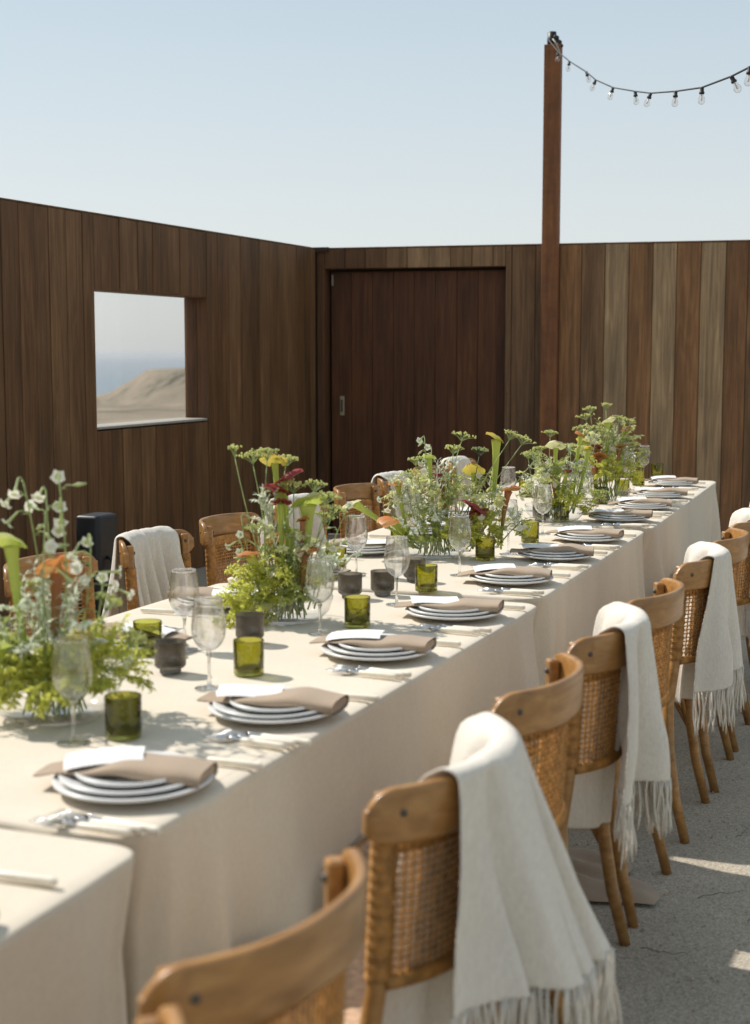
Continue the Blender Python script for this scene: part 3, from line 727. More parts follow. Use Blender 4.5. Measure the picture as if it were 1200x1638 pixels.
# ------------------------------------------------------------------ chairs
def yb(x): return -.262 + .100 * (abs(x) / .225) ** 2.5
def back_y(x, z): return yb(x) - .05 * (z - .70)
def make_chair():
    root = empty('cane_back_chair')
    # curved top rail
    rows = []; n = 44
    xsr = [-.228 + .0010 * q for q in (0, 1, 2, 4, 6, 9, 12, 16, 20, 25)] + [-.196 + .392 * q / 36 for q in range(37)] + [.228 - .0010 * q for q in (25, 20, 16, 12, 9, 6, 4, 2, 1, 0)]
    for x in xsr:
        k = 0
        if abs(x) > .196: k = (abs(x) - .196) / .032
        hh = .0435 * math.sqrt(max(.16, 1 - min(1, k) ** 2.2)) if k > 0 else .0435
        zc = .8385 - .0435 * .12 * k + .004 * (1 - (x / .228) ** 2)
        dydx = .100 * 2.5 * (abs(x) / .225) ** 1.5 / .225 * (1 if x > 0 else -1)
        nl = math.hypot(1, dydx); nx, ny = -dydx / nl, 1 / nl   # inward normal
        th = .0085
        prof = []
        for (a_, b_) in ((-1, -.86), (-.7, -1), (.7, -1), (1, -.86), (1, .86), (.7, 1), (-.7, 1), (-1, .86)):
            z = zc + b_ * hh; y = yb(x) - .05 * (z - .70)
            prof.append((x + nx * th * a_, y + ny * th * a_, z))
        rows.append(prof)
    s = MB(); s.grid(rows, close=True); s.add(rows[0], [tuple(range(8))]); s.add(rows[-1], [tuple(range(8))[::-1]])
    s.build('top_rail', M['chair'], root)
    for sx in (-1, 1):
        px = sx * .186
        py = yb(px) + .028
        dydx = .100 * 2.5 * (.186 / .225) ** 1.5 / .225 * sx
        ang = math.atan(dydx)
        lean = lambda z: -.05 * (z - .70)
        # one continuous rear leg and upright
        pts = [(sx * .214, -.215, .003), (sx * .210, -.180, .14), (sx * .203, -.155, .30), (sx * .198, -.150, .44), (px, py + lean(.56), .56), (px, py + lean(.80), .79)]
        s = MB(); s.tube(pts, [.0145, .0165, .018, .0185, .0165, .015], 12)
        s.build('rear_leg', M['chair'], root)
        s = MB(); s.box((px, py + lean(.83), .830), (.014, .012, .040), ang, .004); b = s.build('post_block', M['chair'], root)
        s = MB()
        for zz in (.845,):
            c = Vector((px, py + lean(zz), zz)); nrm = Vector((-math.sin(ang), math.cos(ang), 0))
            s.tube([c + nrm * .010, c + nrm * .0165, c + nrm * .0185], [.0065, .0065, .003], 8)
            s.build('bolt', M['bolt'], b); s = MB()
            c2 = Vector((px, yb(px) - .05 * (.13), zz)); s.tube([c2 - nrm * .006, c2 - nrm * .0105], [.0065, .006], 8)
        s.build('bolt', M['bolt'], b)
        # rattan wound round the post
        s = MB(); pr = []; zz = .575
        pts = []; rad = []
        k = 0
        while zz < .792:
            for (dz, rr) in ((0, .0175), (.0022, .0205), (.0044, .0175)):
                z = zz + dz; pts.append((px, py + lean(z), z)); rad.append(rr + .0006 * math.sin(k * 1.7))
            zz += .0048; k += 1
        s.tube(pts, rad, 10, True); s.build('rattan_wrap', M['rattan'], root)
        fl = [(sx * .186, .195, .003), (sx * .180, .180, .2), (sx * .172, .165, .43)]
        s = MB(); s.tube(fl, [.012, .015, .018], 12); s.build('front_leg', M['chair'], root)
        s = MB(); s.tube([(sx * .203, -.158, .26), (sx * .185, -.130, .36), (sx * .14, -.125, .435)], .009, 8); s.build('brace', M['chair'], root)
        s = MB(); s.tube([(sx * .203, -.150, .27), (sx * .195, -.09, .38), (sx * .185, -.02, .434)], .009, 8); s.build('brace', M['chair'], root)
    # woven lattice panel: strands over and under
    s = MB(); xs0, xs1, z0, z1 = -.174, .174, .582, .790
    nh, nv = 17, 28
    for j in range(nh + 1):
        z = z0 + (z1 - z0) * j / nh + rnd.uniform(-.0006, .0006); pts = []
        for i in range(nv + 1):
            x = xs0 + (xs1 - xs0) * i / nv
            o = .0016 * (1 if (i + j) % 2 else -1)
            pts.append((x, back_y(x, z) + .02 + o, z))
        s.tube(pts, .0021, 4, False)
    for i in range(nv + 1):
        x = xs0 + (xs1 - xs0) * i / nv + rnd.uniform(-.0005, .0005); pts = []
        for j in range(nh + 1):
            z = z0 + (z1 - z0) * j / nh
            o = -.0016 * (1 if (i + j) % 2 else -1)
            pts.append((x, back_y(x, z) + .02 + o, z))
        s.tube(pts, .0023, 4, False)
    s.build('rattan_lattice', M['rattan'], root, kind='stuff')
    # bound lower edge
    s = MB(); pts = []; rad = []; n = 150
    for i in range(n + 1):
        x = -.182 + .364 * i / n; pts.append((x, back_y(x, .57) + .02, .571)); rad.append(.0105 if i % 2 else .0135)
    s.tube(pts, rad, 8); s.build('lower_rail', M['rattan'], root)
    # top strip of close weave under the rail
    s = MB(); rows = []
    for z in (.772, .782, .797, .806):
        rows.append([(x_, back_y(x_, z) + .0215, z) for x_ in [-.172 + .344 * q / 24 for q in range(25)]])
    s.grid(rows); s.build('rattan_band', M['rattan'], root)
    # seat ring and woven seat
    def srad(t):
        c, sn = math.cos(t), math.sin(t); p = 3.2
        return (abs(c) ** p + abs(sn) ** p) ** (-1 / p)
    ring = []; n = 40
    s = MB(); rows = []
    for k in range(n):
        t = 2 * math.pi * k / n; r = srad(t)
        cx, cy = .200 * r * math.cos(t), .030 + .185 * r * math.sin(t)
        if cy < .02: cx *= 1 - .08 * min(1, (.02 - cy) / .18)
        u = Vector((math.cos(t), math.sin(t)))
        rows.append([(cx - u.x * d, cy - u.y * d, z) for (d, z) in ((.030, .430), (.002, .430), (0, .434), (0, .458), (.004, .463), (.030, .461))])
    rows.append(rows[0]); s.grid(rows, close=True); s.build('seat_frame', M['chair'], root)
    s = MB(); rr = [[p[5] for p in rows[:-1]]]
    rr = []
    for f, dz in ((1.0, 0), (.8, -.004), (.5, -.008), (.2, -.010), (.001, -.010)):
        rr.append([(p[5][0] * f * 1.02, .03 + (p[5][1] - .03) * f * 1.02, .460 + dz) for p in rows[:-1]])
    s.grid(rr, close=True); s.build('woven_seat', M['seat'], root)
    s = MB(); s.tube([(-.178, .18, .20), (.178, .18, .20)], .008, 8); s.build('stretcher', M['chair'], root)
    return root
proto = make_chair()
first = [True]
def place_chair(al, pe, face, label, group, jit=0.0):
    p = T(al, pe)
    c = proto if first[0] else copy_tree(proto); first[0] = False
    c.location = p
    rz = (math.pi / 2 - A1) if face < 0 else (-math.pi / 2 - A1)
    c.rotation_euler = (0, 0, rz + jit)
    tag(c, label, 'chair', group); return c

# ------------------------------------------------------------------ throws over chair backs
def make_throw(seed, xc, wt, wb, hang, front, drift=0.0, out=.05, folds=3, side=1):
    """mesh in chair-local space draped over the rail; returns root"""
    rg = random.Random(seed)
    crs = [(rg.uniform(-.30, -.12), .035, 1.5), (rg.uniform(.08, .3), .03, 1.1), (rg.uniform(-.05, .05), .02, .6)]
    root = empty('throw_blanket')
    nW = 64
    path = []   # (y offset from back surface, z, arc t) from the front lower edge over the rail to the rear hem
    zt = .898
    back = []
    nf = 10
    for i in range(nf + 1):
        z = front + (zt - .02 - front) * i / nf
        back.append(('f', z))
    for a_ in (150, 120, 90, 60, 30): back.append(('t', a_))
    nb = 22
    for i in range(nb + 1):
        z = zt - .016 - (hang) * i / nb
        back.append(('b', z))
    rows = []
    L_f = zt - front
    for kind, v in back:
        row = []
        for k in range(nW + 1):
            u = k / nW - .5
            if kind == 'f': depth = min(1, (zt - v) / .35); w_ = wt + (wb - wt) * .4 * depth
            elif kind == 't': depth = 0; w_ = wt
            else: depth = (zt - v) / max(.3, hang); w_ = wt + (wb - wt) * depth
            x = xc + u * w_ + drift * (depth if kind == 'b' else 0)
            xx = max(-.235, min(.235, x))
            fa = math.sin(u * folds * 2 * math.pi + seed + .8 * depth); fb = math.sin(u * folds * 5.1 + seed * 2.1 + 1.2 * depth)
            fold = (abs(fa) ** .6 * (1 if fa > 0 else -1)) * .75 + .35 * fb + .5 * mnoise.noise(Vector((u * 6, depth * 1.5, seed)))
            for cu, cw_, ca in crs: fold -= ca * math.exp(-((u - cu - .03 * depth) / cw_) ** 2)
            amp = .005 + .034 * min(1, depth * 1.3) if kind != 't' else .003
            yc = yb(max(-.225, min(.225, xx)))
            ex_ = max(0, abs(x) - .225)
            droop = -.5 * ex_
            if kind == 'f':
                y = yc - .05 * (v - .7) + .026 + .03 * depth + fold * amp + .012 + .018 * smooth(0, .03, zt - v) * smooth(.12, .17, abs(x)); z = v + droop * (1 if v > .8 else .2)
            elif kind == 't':
                an = R(v); y = yc - .05 * (.19) + .024 * math.cos(R(180) - an) * -1 * -1
                y = yc - .009 + .020 * -math.cos(an); z = .880 + .018 * math.sin(an) + droop + fold * .0015
                y = yc - .009 + .024 * (-math.cos(an))
            else:
                y = yc - .032 - out * depth ** 1.2 * (.35 + .65 * smooth(-.5, .5, u)) - fold * amp; z = v + droop * (1 if v > .8 else .4) + (.022 * math.sin(u * 6 + seed) + .02 * mnoise.noise(Vector((u * 3, seed, 0)))) * depth
            row.append((x, y, z))
        rows.append(row)
    s = MB(); s.grid(rows)
    o = s.build('blanket_cloth', M['throw'], root)
    md = o.modifiers.new('thick', 'SOLIDIFY'); md.thickness = .0045; md.offset = 0
    sb = o.modifiers.new('sub', 'SUBSURF'); sb.levels = 1; sb.render_levels = 1
    # fringe at the rear hem
    s = MB()
    last = rows[-1]; prev = rows[-2]; nt_ = 116
    for q in range(nt_):
        f = (q + rg.uniform(-.3, .3)) / (nt_ - 1) * nW; f = max(0, min(nW - .001, f)); i0 = int(f); fr = f - i0
        p = Vector(last[i0]).lerp(Vector(last[i0 + 1]), fr)
        d = Vector((rg.uniform(-.10, .10), rg.uniform(-.12, .06), -1)).normalized()
        Lf = rg.uniform(.11, .145); pts = []; 
        ph = rg.uniform(0, 6)
        for k in range(6):
            t = k / 5; pts.append(p + d * Lf * t + Vector((math.sin(ph + t * 4) * .003, math.cos(ph + t * 5) * .003, .004 if k == 0 else 0)))
        s.tube(pts, [.0020, .0026, .0026, .0025, .0028, .0012], 5)
    s.build('fringe', M['throw'], root, kind='stuff')
    return root

RIGHT = [-1.10, -.435, .215, .845, 1.417, 1.97, 2.68, 3.24, 3.79, 4.40, 5.0]
names_r = ['nearest', 'second', 'third', 'fourth', 'fifth', 'sixth', 'seventh', 'eighth', 'ninth', 'tenth', 'eleventh']
for i, al in enumerate(RIGHT):
    pe = .225
    if i > 7: pe = .215 - .06 * (al - 3.79)
    thr = i in (2, 4, 6, 8, 10)
    lab = '%s cane back chair in the right row from the camera, %s' % (names_r[i], 'under a cream throw' if thr else 'bare')
    jt = {1: R(-4), 2: R(-5)}.get(i, R(rnd.uniform(-1.5, 1.5)))
    if i == 0: al, pe = -.93, .30
    if i == 1: al, pe = -.435, .275
    if i == 2: al, pe = .225, .258
    c = place_chair(al, pe, -1, lab, 'cane back chairs on the right side of the tables', jt)
    if thr:
        prm = {2: (3, .055, .36, .48, .36, .40, .01, .18, 2), 4: (9, .05, .34, .42, .38, .40, -.02, .05, 2.6), 6: (14, .05, .34, .44, .38, .42, -.01, .05, 3),
               8: (21, .06, .33, .42, .36, .42, -.02, .06, 2.4), 10: (25, .06, .32, .38, .38, .42, .0, .06, 3)}[i]
        tw = make_throw(*prm)
        tw.location = c.location; tw.rotation_euler = c.rotation_euler
        tag(tw, 'cream fringed throw hanging over the %s chair in the right row' % names_r[i], 'blanket', 'cream throws over chair backs')
LEFT = [1.15, 1.79, 2.43, 3.03, 3.73, 4.44, 5.05, 5.65, 6.25]
for i, al in enumerate(LEFT):
    thr = i in (2, 4, 6, 8)
    pe = -1.235 - max(0, al - 2.5) * .045
    lab = '%s cane back chair in the left row from the camera, %s' % (names_r[i], 'under a cream throw' if thr else 'bare')
    c = place_chair(al, pe, 1, lab, 'cane back chairs on the left side of the tables', R(rnd.uniform(-2, 2)))
    if thr:
        tw = make_throw(31 + i, .0, .31, .34, .36, .47, 0, .07, 5)
        tw.location = c.location; tw.rotation_euler = c.rotation_euler
        tag(tw, 'cream fringed throw folded over the %s chair in the left row' % names_r[i], 'blanket', 'cream throws over chair backs')

# ------------------------------------------------------------------ tableware prototypes (meshes shared)
def plate_mesh(r, h, name):
    s = MB()
    s.lathe([(.001, .006), (r * .60, .006), (r * .66, .008), (r * .78, h * .55), (r * .975, h - .0045), (r * .995, h - .0025), (r, h), (r * .993, h + .0018), (r * .97, h + .0020),
             (r * .79, h * .6 + .004), (r * .67, .0125), (r * .60, .0105), (.001, .0105)][::-1], 56)
    s.lathe([(r * .50, .0), (r * .52, .0), (r * .56, .0065)], 40)
    return s.mesh(name, M['porcelain'])
ME = {'charger': plate_mesh(.142, .022, 'charger_plate'), 'dinner': plate_mesh(.128, .021, 'dinner_plate'), 'salad': plate_mesh(.102, .019, 'salad_plate')}
def napkin_mesh(seed):
    """long axis x (towards the diner at +x); open loops at the +x end"""
    rg = random.Random(seed); s = MB()
    for li, sc in enumerate((1.0, .86, .70)):
        rows = []; n = 26
        for i in range(n + 1):
            u = i / n; x = -.155 + .308 * u - .002 * li
            hh = (.0035 + .0115 * smooth(.12, .75, u)) * (sc ** 1.2); ww = (.058 - .016 * (1 - smooth(0, .35, u)) - .004 * smooth(.8, 1, u)) * (1 - .03 * li)
            sag = -.006 * (2 * u - 1) ** 2 - .005 * (1 - smooth(0, .2, u)) + .0028 * math.sin(u * 7 + seed) + .0018 * math.sin(u * 17 + seed * 3)
            prof = []; m = 20
            for k in range(m):
                t = 2 * math.pi * k / m
                c, sn = math.cos(t), math.sin(t)
                yy = ww * (abs(c) ** .55) * (1 if c > 0 else -1); zz = hh * (abs(sn) ** .8) * (1 if sn > 0 else -1)
                yy += .0025 * mnoise.noise(Vector((u * 4, t, seed + li)))
                zz += .0015 * mnoise.noise(Vector((u * 6, yy * 40, seed)))
                prof.append((x, yy + .006 * (u - .5), .016 + sag + zz + hh * .1))
            rows.append(prof)
        s.grid(rows, close=True)
        if li == 2: s.add(rows[-1], [tuple(range(20))])
        if li == 0: s.add(rows[0], [tuple(range(20))[::-1]])
    return s.mesh('napkin', M['napkin'])
NAP = [napkin_mesh(k) for k in (1, 4, 9, 13)]
def card_mesh(seed):
    s = MB(); rows = []
    rg = random.Random(seed)
    for i in range(9):
        u = i / 8; row = []
        for k in range(9):
            v = k / 8
            x = -.070 + .140 * u + (.0012 * rg.uniform(-1, 1) if i in (0, 8) else 0); y = -.050 + .100 * v + (.0012 * rg.uniform(-1, 1) if k in (0, 8) else 0)
            z = .002 - .012 * ((v - .5) * 2) ** 4 * .6 + .004 * math.sin(u * 3 + seed) - .02 * max(0, .25 - u) ** 1.5
            row.append((x, y, z))
        rows.append(row)
    s.grid(rows); return s.mesh('card', M['card'])
CARD = [card_mesh(k) for k in (2, 6)]
def fork_meshes(sc=1.0, tines=4):
    h = MB(); rows = []
    # handle: x from 0 to .115 (towards the diner), flat cream bar
    for (x, hw, hz) in ((0, .0038, .0045), (.004, .0052, .0055), (.05, .0060, .0062), (.105, .0074, .0066), (.112, .0064, .0055), (.114, .004, .004)):
        rows.append([(x * sc, c * hw * .82, .008 + d * hz) for c, d in ((-1, -.6), (-.6, -1), (.6, -1), (1, -.6), (1, .6), (.6, 1), (-.6, 1), (-1, .6))])
    h.grid(rows, close=True); h.add(rows[0], [tuple(range(8))]); h.add(rows[-1], [tuple(range(8))[::-1]])
    hm = h.mesh('handle', M['cream'])
    t = MB()
    t.tube([(.002 * sc, 0, .008), (-.012 * sc, 0, .0095), (-.026 * sc, 0, .0105), (-.036 * sc, 0, .008)], [.0034, .0028, .0034, .005], 8)
    # bowl of the fork
    rows = []
    for (x, w_, z) in ((-.034, .004, .008), (-.041, .0088, .0062), (-.05, .0118, .0052), (-.06, .0124, .0055)):
        rows.append([(x * sc, w_ * c, z + d) for c, d in ((-1, .001), (-.5, .0), (.5, 0), (1, .001), (1, .0028), (.5, .0018), (-.5, .0018), (-1, .0028))])
    t.grid(rows, close=True)
    for q in range(tines):
        y = -.0108 + .0216 * q / (tines - 1)
        t.tube([(-.059 * sc, y, .0062), (-.078 * sc, y, .0068), (-.098 * sc, y * .96, .0095)], [.0017, .0016, .0008], 5, flat=.7)
    return hm, t.mesh('fork_head', M['steel'])
def knife_meshes():
    b = MB(); rows = []
    for (x, y0, y1) in ((0, -.004, .004), (-.02, -.005, .005), (-.06, -.0075, .006), (-.09, -.008, .004), (-.108, -.003, .003)):
        rows.append([(x, y0, .0035), (x, y0, .0045), (x, y1, .0052), (x, y1, .0030)])
    b.grid(rows, close=True); b.add(rows[-1], [(0, 1, 2, 3)])
    return b.mesh('blade', M['steel'])
FH, FT = fork_meshes(); FH2, FT2 = fork_meshes(.88, 3); KB = knife_meshes()
def place_mesh(name, me, loc, rz, parent=None):
    o = bpy.data.objects.new(name, me); col.objects.link(o); o.location = loc; o.rotation_euler = (0, 0, rz)
    if parent is not None: o.parent = parent
    return o
def setting(i, x, y, a, side, order, first_plate=True):
    """side +1: diner at the right (local +x = outward right)"""
    rz = -a if side > 0 else math.pi - a
    ux, uy = math.cos(rz), math.sin(rz); vx, vy = -uy, ux
    def P(du, dv, dz): return (x + ux * du + vx * dv, y + uy * du + vy * dv, TZ + .001 + dz)
    sname = 'right' if side > 0 else 'left'
    who = 'the %s place setting on the %s side' % (order, sname)
    g = 'place settings along the tables'
    rj = lambda k=2: R(rnd.uniform(-k, k))
    for key, nm, dz in (('charger', 'bottom charger plate', 0), ('dinner', 'middle dinner plate', .0088), ('salad', 'top salad plate', .0176)):
        o = place_mesh(key + '_plate', ME[key], P(rnd.uniform(-.004, .004), rnd.uniform(-.004, .004), dz), 0)
        tag(o, 'white %s of %s' % (nm, who), 'plate', 'white ' + key + ' plates')
    nr = rz + rj(7) + R(4)
    o = place_mesh('napkin', NAP[i % 4], P(-.012 + rnd.uniform(-.008, .008), rnd.uniform(-.006, .008), .0225), nr)
    tag(o, 'folded taupe napkin on the plates of ' + who, 'napkin', 'folded taupe napkins')
    o = place_mesh('menu_card', CARD[i % 2], P(-.060, .004, .0530), nr + R(14) + rj(6)); o.rotation_euler[1] = -.035 if side > 0 else -.035
    tag(o, 'white deckle edged card on the napkin of ' + who, 'card', 'white cards on the napkins')
    # forks on the diner's left
    lv = -1 
    for q, (hm, tm, du, dv, nm) in enumerate(((FH, FT, .06, -.190, 'dinner fork'), (FH2, FT2, .055, -.212, 'salad fork'), (FH2, FT2, .045, -.232, 'small outer fork'))):
        f = empty('fork', P(du + rnd.uniform(-.008, .008), dv + rnd.uniform(-.003, .003), .001), rz + R(-3) + rj(4))
        tag(f, 'cream handled %s at %s' % (nm, who), 'fork', 'cream handled forks')
        place_mesh('handle', hm, (0, 0, 0), 0, f); place_mesh('fork_head', tm, (0, 0, 0), 0, f)
    f = empty('knife', P(.05, .182, .001), rz + rj(3)); tag(f, 'cream handled knife beside the plates of ' + who, 'knife', 'cream handled knives')
    place_mesh('handle', FH, (0, 0, 0), 0, f); place_mesh('blade', KB, (0, 0, .003), 0, f)

PLATE_R = [(-0.68, 1.885), (-0.431, 2.479), (-0.214, 2.998), (0.005, 3.603), (0.229, 4.144), (0.458, 4.778), (0.676, 5.340), (0.881, 5.864), (1.133, 6.575), (1.335, 7.083), (1.523, 7.641), (1.743, 8.334)]
OR = ['first', 'second', 'third', 'fourth', 'fifth', 'sixth', 'seventh', 'eighth', 'ninth', 'tenth', 'eleventh', 'twelfth']
for i, (x, y) in enumerate(PLATE_R):
    a = TABLES[0][2] if i == 0 else TABLES[1][2] if i < 5 else TABLES[2][2] if i < 8 else TABLES[3][2]
    setting(i, x, y, a, 1, OR[i])
PLATE_L = [(-0.652, 3.721), (-0.479, 4.333), (-.255, 4.92), (-0.036, 5.510), (.19, 6.10), (.41, 6.68)]
for i, (x, y) in enumerate(PLATE_L):
    setting(i + 3, x, y, A1 if i < 3 else TABLES[2][2], -1, OR[i])

# ------------------------------------------------------------------ glasses
def tumbler():
    root = empty('tumbler')
    s = MB(); s.lathe([(.001, .0), (.031, .0), (.0355, .002), (.0365, .007), (.0372, .084), (.0366, .0860), (.0358, .0859), (.0354, .084), (.0346, .0125), (.031, .0095), (.001, .0095)], 40)
    s.build('glass_wall', M['green'], root); return root
def votive():
    root = empty('votive_holder')
    s = MB(); s.lathe([(.001, .001), (.024, .001), (.0255, .003), (.0255, .012), (.034, .017), (.0375, .022), (.0378, .078), (.0372, .080), (.0352, .080), (.0345, .078), (.0342, .026), (.030, .022), (.001, .021)], 192, rib=.016, ribn=44)
    s.build('ribbed_glass', M['smoke'], root)
    s = MB(); s.lathe([(.0005, .0225), (.019, .0225), (.019, .036), (.001, .036)], 20); s.build('tealight', M['wax'], root); return root
def wineglass(sc=1.0):
    root = empty('wine_glass')
    ctl = [(.004, .0886), (.012, .0895), (.022, .0965), (.0325, .110), (.0385, .127), (.0398, .143), (.038, .165), (.034, .192), (.0322, .210)]
    op = []
    for i in range(len(ctl) - 1):
        p0, p1, p2, p3 = ctl[max(0, i - 1)], ctl[i], ctl[i + 1], ctl[min(len(ctl) - 1, i + 2)]
        for q in range(4):
            t = q / 4; op.append(tuple(.5 * (2 * p1[d] + (p2[d] - p0[d]) * t + (2 * p0[d] - 5 * p1[d] + 4 * p2[d] - p3[d]) * t * t + (3 * p1[d] - p0[d] - 3 * p2[d] + p3[d]) * t ** 3) for d in (0, 1)))
    op.append(ctl[-1]); ip = []
    for i in range(len(op)):
        q0, q1 = op[max(0, i - 1)], op[min(len(op) - 1, i + 1)]; l_ = math.hypot(q1[0] - q0[0], q1[1] - q0[1])
        ip.append((op[i][0] - (q1[1] - q0[1]) / l_ * .0009, op[i][1] + (q1[0] - q0[0]) / l_ * .0009))
    s = MB(); s.lathe([(.001, .0886)] + op + ip[::-1] + [(.001, .0897)], 64)
    s.build('bowl', M['wine'], root)
    s = MB(); n = 40; pts = [(.0322 * math.cos(2 * math.pi * k / n), .0322 * math.sin(2 * math.pi * k / n), 0.2102) for k in range(n + 1)]
    s.tube(pts, .0008, 5, False); s.build('rim', M['wine'], root)
    s = MB(); s.lathe([(.001, .0006), (.034, .0008), (.0345, .0014), (.033, .0022), (.015, .0038), (.006, .008), (.0037, .018), (.0033, .045), (.0034, .07), (.0050, .083), (.0060, .0868), (.001, .0872)], 28)
    s.build('stem', M['wine'], root); return root
ptum, pvot, pwin = tumbler(), votive(), wineglass()
def put(proto_, used, x, y, rz=0, dz=.0015):
    o = proto_ if not used[0] else copy_tree(proto_); used[0] = True
    o.location = (x, y, TZ + dz); o.rotation_euler = (0, 0, rz); return o
u1, u2, u3 = [False], [False], [False]
GREEN_R = [(-0.507, 2.822), (-0.304, 3.387), (-0.050, 3.999), (0.167, 4.612), (0.413, 5.323), (0.636, 5.825), (0.861, 6.575), (1.165, 7.352), (1.351, 7.778), (1.546, 8.374), (1.765, 8.93)]
for i, (x, y) in enumerate(GREEN_R):
    tag(put(ptum, u1, x, y, rnd.uniform(0, 6)), 'olive green glass tumbler beyond the plates of the %s setting on the right side' % OR[i + 1], 'tumbler', 'olive green tumblers')
GREEN_L = [(-0.585, 3.626), (-0.138, 5.029), (.10, 5.75), (0.815, 7.709)]
for i, (x, y) in enumerate(GREEN_L):
    tag(put(ptum, u1, x, y, rnd.uniform(0, 6)), 'olive green glass tumbler on the left half of the tables, %s from the camera' % OR[i], 'tumbler', 'olive green tumblers')
WINE_R = [(-0.598, 2.775), (-0.383, 3.245), (-0.152, 3.890), (0.067, 4.355), (0.295, 4.943), (0.514, 5.475), (0.718, 6.091), (1.011, 6.887), (1.228, 7.542), (1.443, 8.102), (1.649, 8.751)]
for i, (x, y) in enumerate(WINE_R):
    tag(put(pwin, u3, x, y, rnd.uniform(0, 6)), 'clear stemmed wine glass at the %s setting on the right side' % OR[i + 1], 'wine glass', 'clear wine glasses')
WINE_L = [(-0.497, 3.680), (-0.065, 4.928), (.17, 5.68), (0.663, 7.083)]
for i, (x, y) in enumerate(WINE_L):
    tag(put(pwin, u3, x, y, rnd.uniform(0, 6)), 'clear wine glass on the left half of the tables, %s from the camera' % OR[i], 'wine glass', 'clear wine glasses')
VOT = [(-0.495, 3.401), (-0.334, 3.762), (-0.079, 4.468), (0.024, 4.527), (0.134, 4.805), (0.399, 5.729), (0.766, 6.575)]
for i, (x, y) in enumerate(VOT):
    tag(put(pvot, u2, x, y), 'ribbed smoke grey candle holder in the middle of the tables, %s from the camera' % OR[i], 'candle holder', 'ribbed smoke grey candle holders')

# ------------------------------------------------------------------ flower arrangements
def bez(p, q, lift, n=8, side=(0, 0)):
    p, q = Vector(p), Vector(q); c = p.lerp(q, .5) + Vector((side[0], side[1], lift))
    return [(p * (1 - t) ** 2 + c * 2 * t * (1 - t) + q * t * t) for t in [k / n for k in range(n + 1)]]
def trumpet(s, p, d, L=.045, sc=1.0, mt=0, mw=1):
    """nicotiana bloom: green tube and white five lobed face"""
    p = Vector(p); d = Vector(d).normalized(); pts = [p, p + d * L * .5, p + d * L * .9, p + d * L]
    s.tube(pts, [.0022 * sc, .003 * sc, .0042 * sc, .007 * sc], 6, False, mt)
    a = d.orthogonal().normalized(); b = d.cross(a)
    c = p + d * L; n = 10; vs = [c]; 
    for k in range(n):
        t = 2 * math.pi * k / n; r = (.0165 if k % 2 == 0 else .0125) * sc
        vs.append(c + a * math.cos(t) * r + b * math.sin(t) * r + d * (.002 if k % 2 else -.003) * sc)
    s.add(vs, [(0, 1 + k, 1 + (k + 1) % n) for k in range(n)], True, mw)
def make_umbel(root, base, top, rg, r=.045, florets=26, dark=False, sc=1.0):
    s = MB(); side = (rg.uniform(-.02, .02), rg.uniform(-.02, .02))
    pts = bez(base, top, .0, 7, side); s.tube(pts, [.0022] * 4 + [.0017] * 4, 5)
    d = (pts[-1] - pts[-2]).normalized(); d = (d + Vector((0, 0, .6))).normalized(); a = d.orthogonal().normalized(); b = d.cross(a)
    tips = []; nr = 11
    for k in range(nr):
        t = 2.399 * k; rr = r * math.sqrt((k + .5) / nr)
        tip = pts[-1] + a * math.cos(t) * rr + b * math.sin(t) * rr + d * (.032 * sc - rr * .25)
        s.tube([pts[-1], pts[-1].lerp(tip, .55) + d * .004, tip], .0009, 4, False); tips.append(tip)
    st_ = s.build('umbel_flower', M['stem' if not dark else 'dark_stem'], root)
    s = MB()
    for tip in tips:
        m = max(4, florets // 5)
        for q in range(m):
            v = Vector((rg.gauss(0, 1), rg.gauss(0, 1), rg.gauss(0, .5))) * .0052 * sc
            s.ball(tip + v + d * .003, rg.uniform(.0026, .0042) * sc, 5, 3)
    s.build('floret_head', M['umbel_dark' if dark else 'umbel'], st_)
def make_pitcher(root, base, top, rg, hood, w=.014, tube='p_tube', face=(0, -1), hw=.035, flip=1.0):
    hw *= 1.22
    """hollow trumpet pitcher with an arched hood above its mouth"""
    s = MB(); side = (rg.uniform(-.015, .015), rg.uniform(-.01, .01)); n = 12
    pts = bez(base, top, .0, n, side); rad = []
    for k in range(n + 1):
        t = k / n; rad.append(.0035 + (w - .0035) * t ** 1.4 if t < .93 else w * (1.02 + (t - .93) * 2.5))
    s.tube(pts, rad, 12, False)
    # rolled lip
    d = (pts[-1] - pts[-2]).normalized(); a = d.orthogonal().normalized(); b = d.cross(a)
    ring = [pts[-1] + (a * math.cos(2 * math.pi * k / 12) + b * math.sin(2 * math.pi * k / 12)) * rad[-1] for k in range(13)]
    s.tube(ring, .0013, 5, False)
    tb = s.build('pitcher_plant', M[tube], root)
    f = Vector((face[0], face[1], 0)).normalized(); sdv = d.cross(f).normalized(); f = sdv.cross(d).normalized()
    h = MB(); rows = []; m = 9; q = 8
    for i in range(m + 1):
        u = i / m          # from neck at the back up and forward over the mouth
        cen = pts[-1] - f * w * .9 + d * (.030 * math.sin(u * 1.7) * flip * hw / .035) + f * (hw * 1.6 * u ** 1.3)
        wid = hw * (.22 + .95 * math.sin(math.pi * min(1, u * .86 + .08)) ** .8)
        if u > .97: wid *= .25
        row = []
        for k in range(q + 1):
            v = k / q * 2 - 1
            row.append(cen + sdv * v * wid + d * (-.35 * wid * v * v + .0035 * math.sin(v * 9 + u * 5 + w * 900)) + f * (-.15 * wid * v * v))
        rows.append(row)
    h.grid(rows); h.build('hood', M[hood], tb)
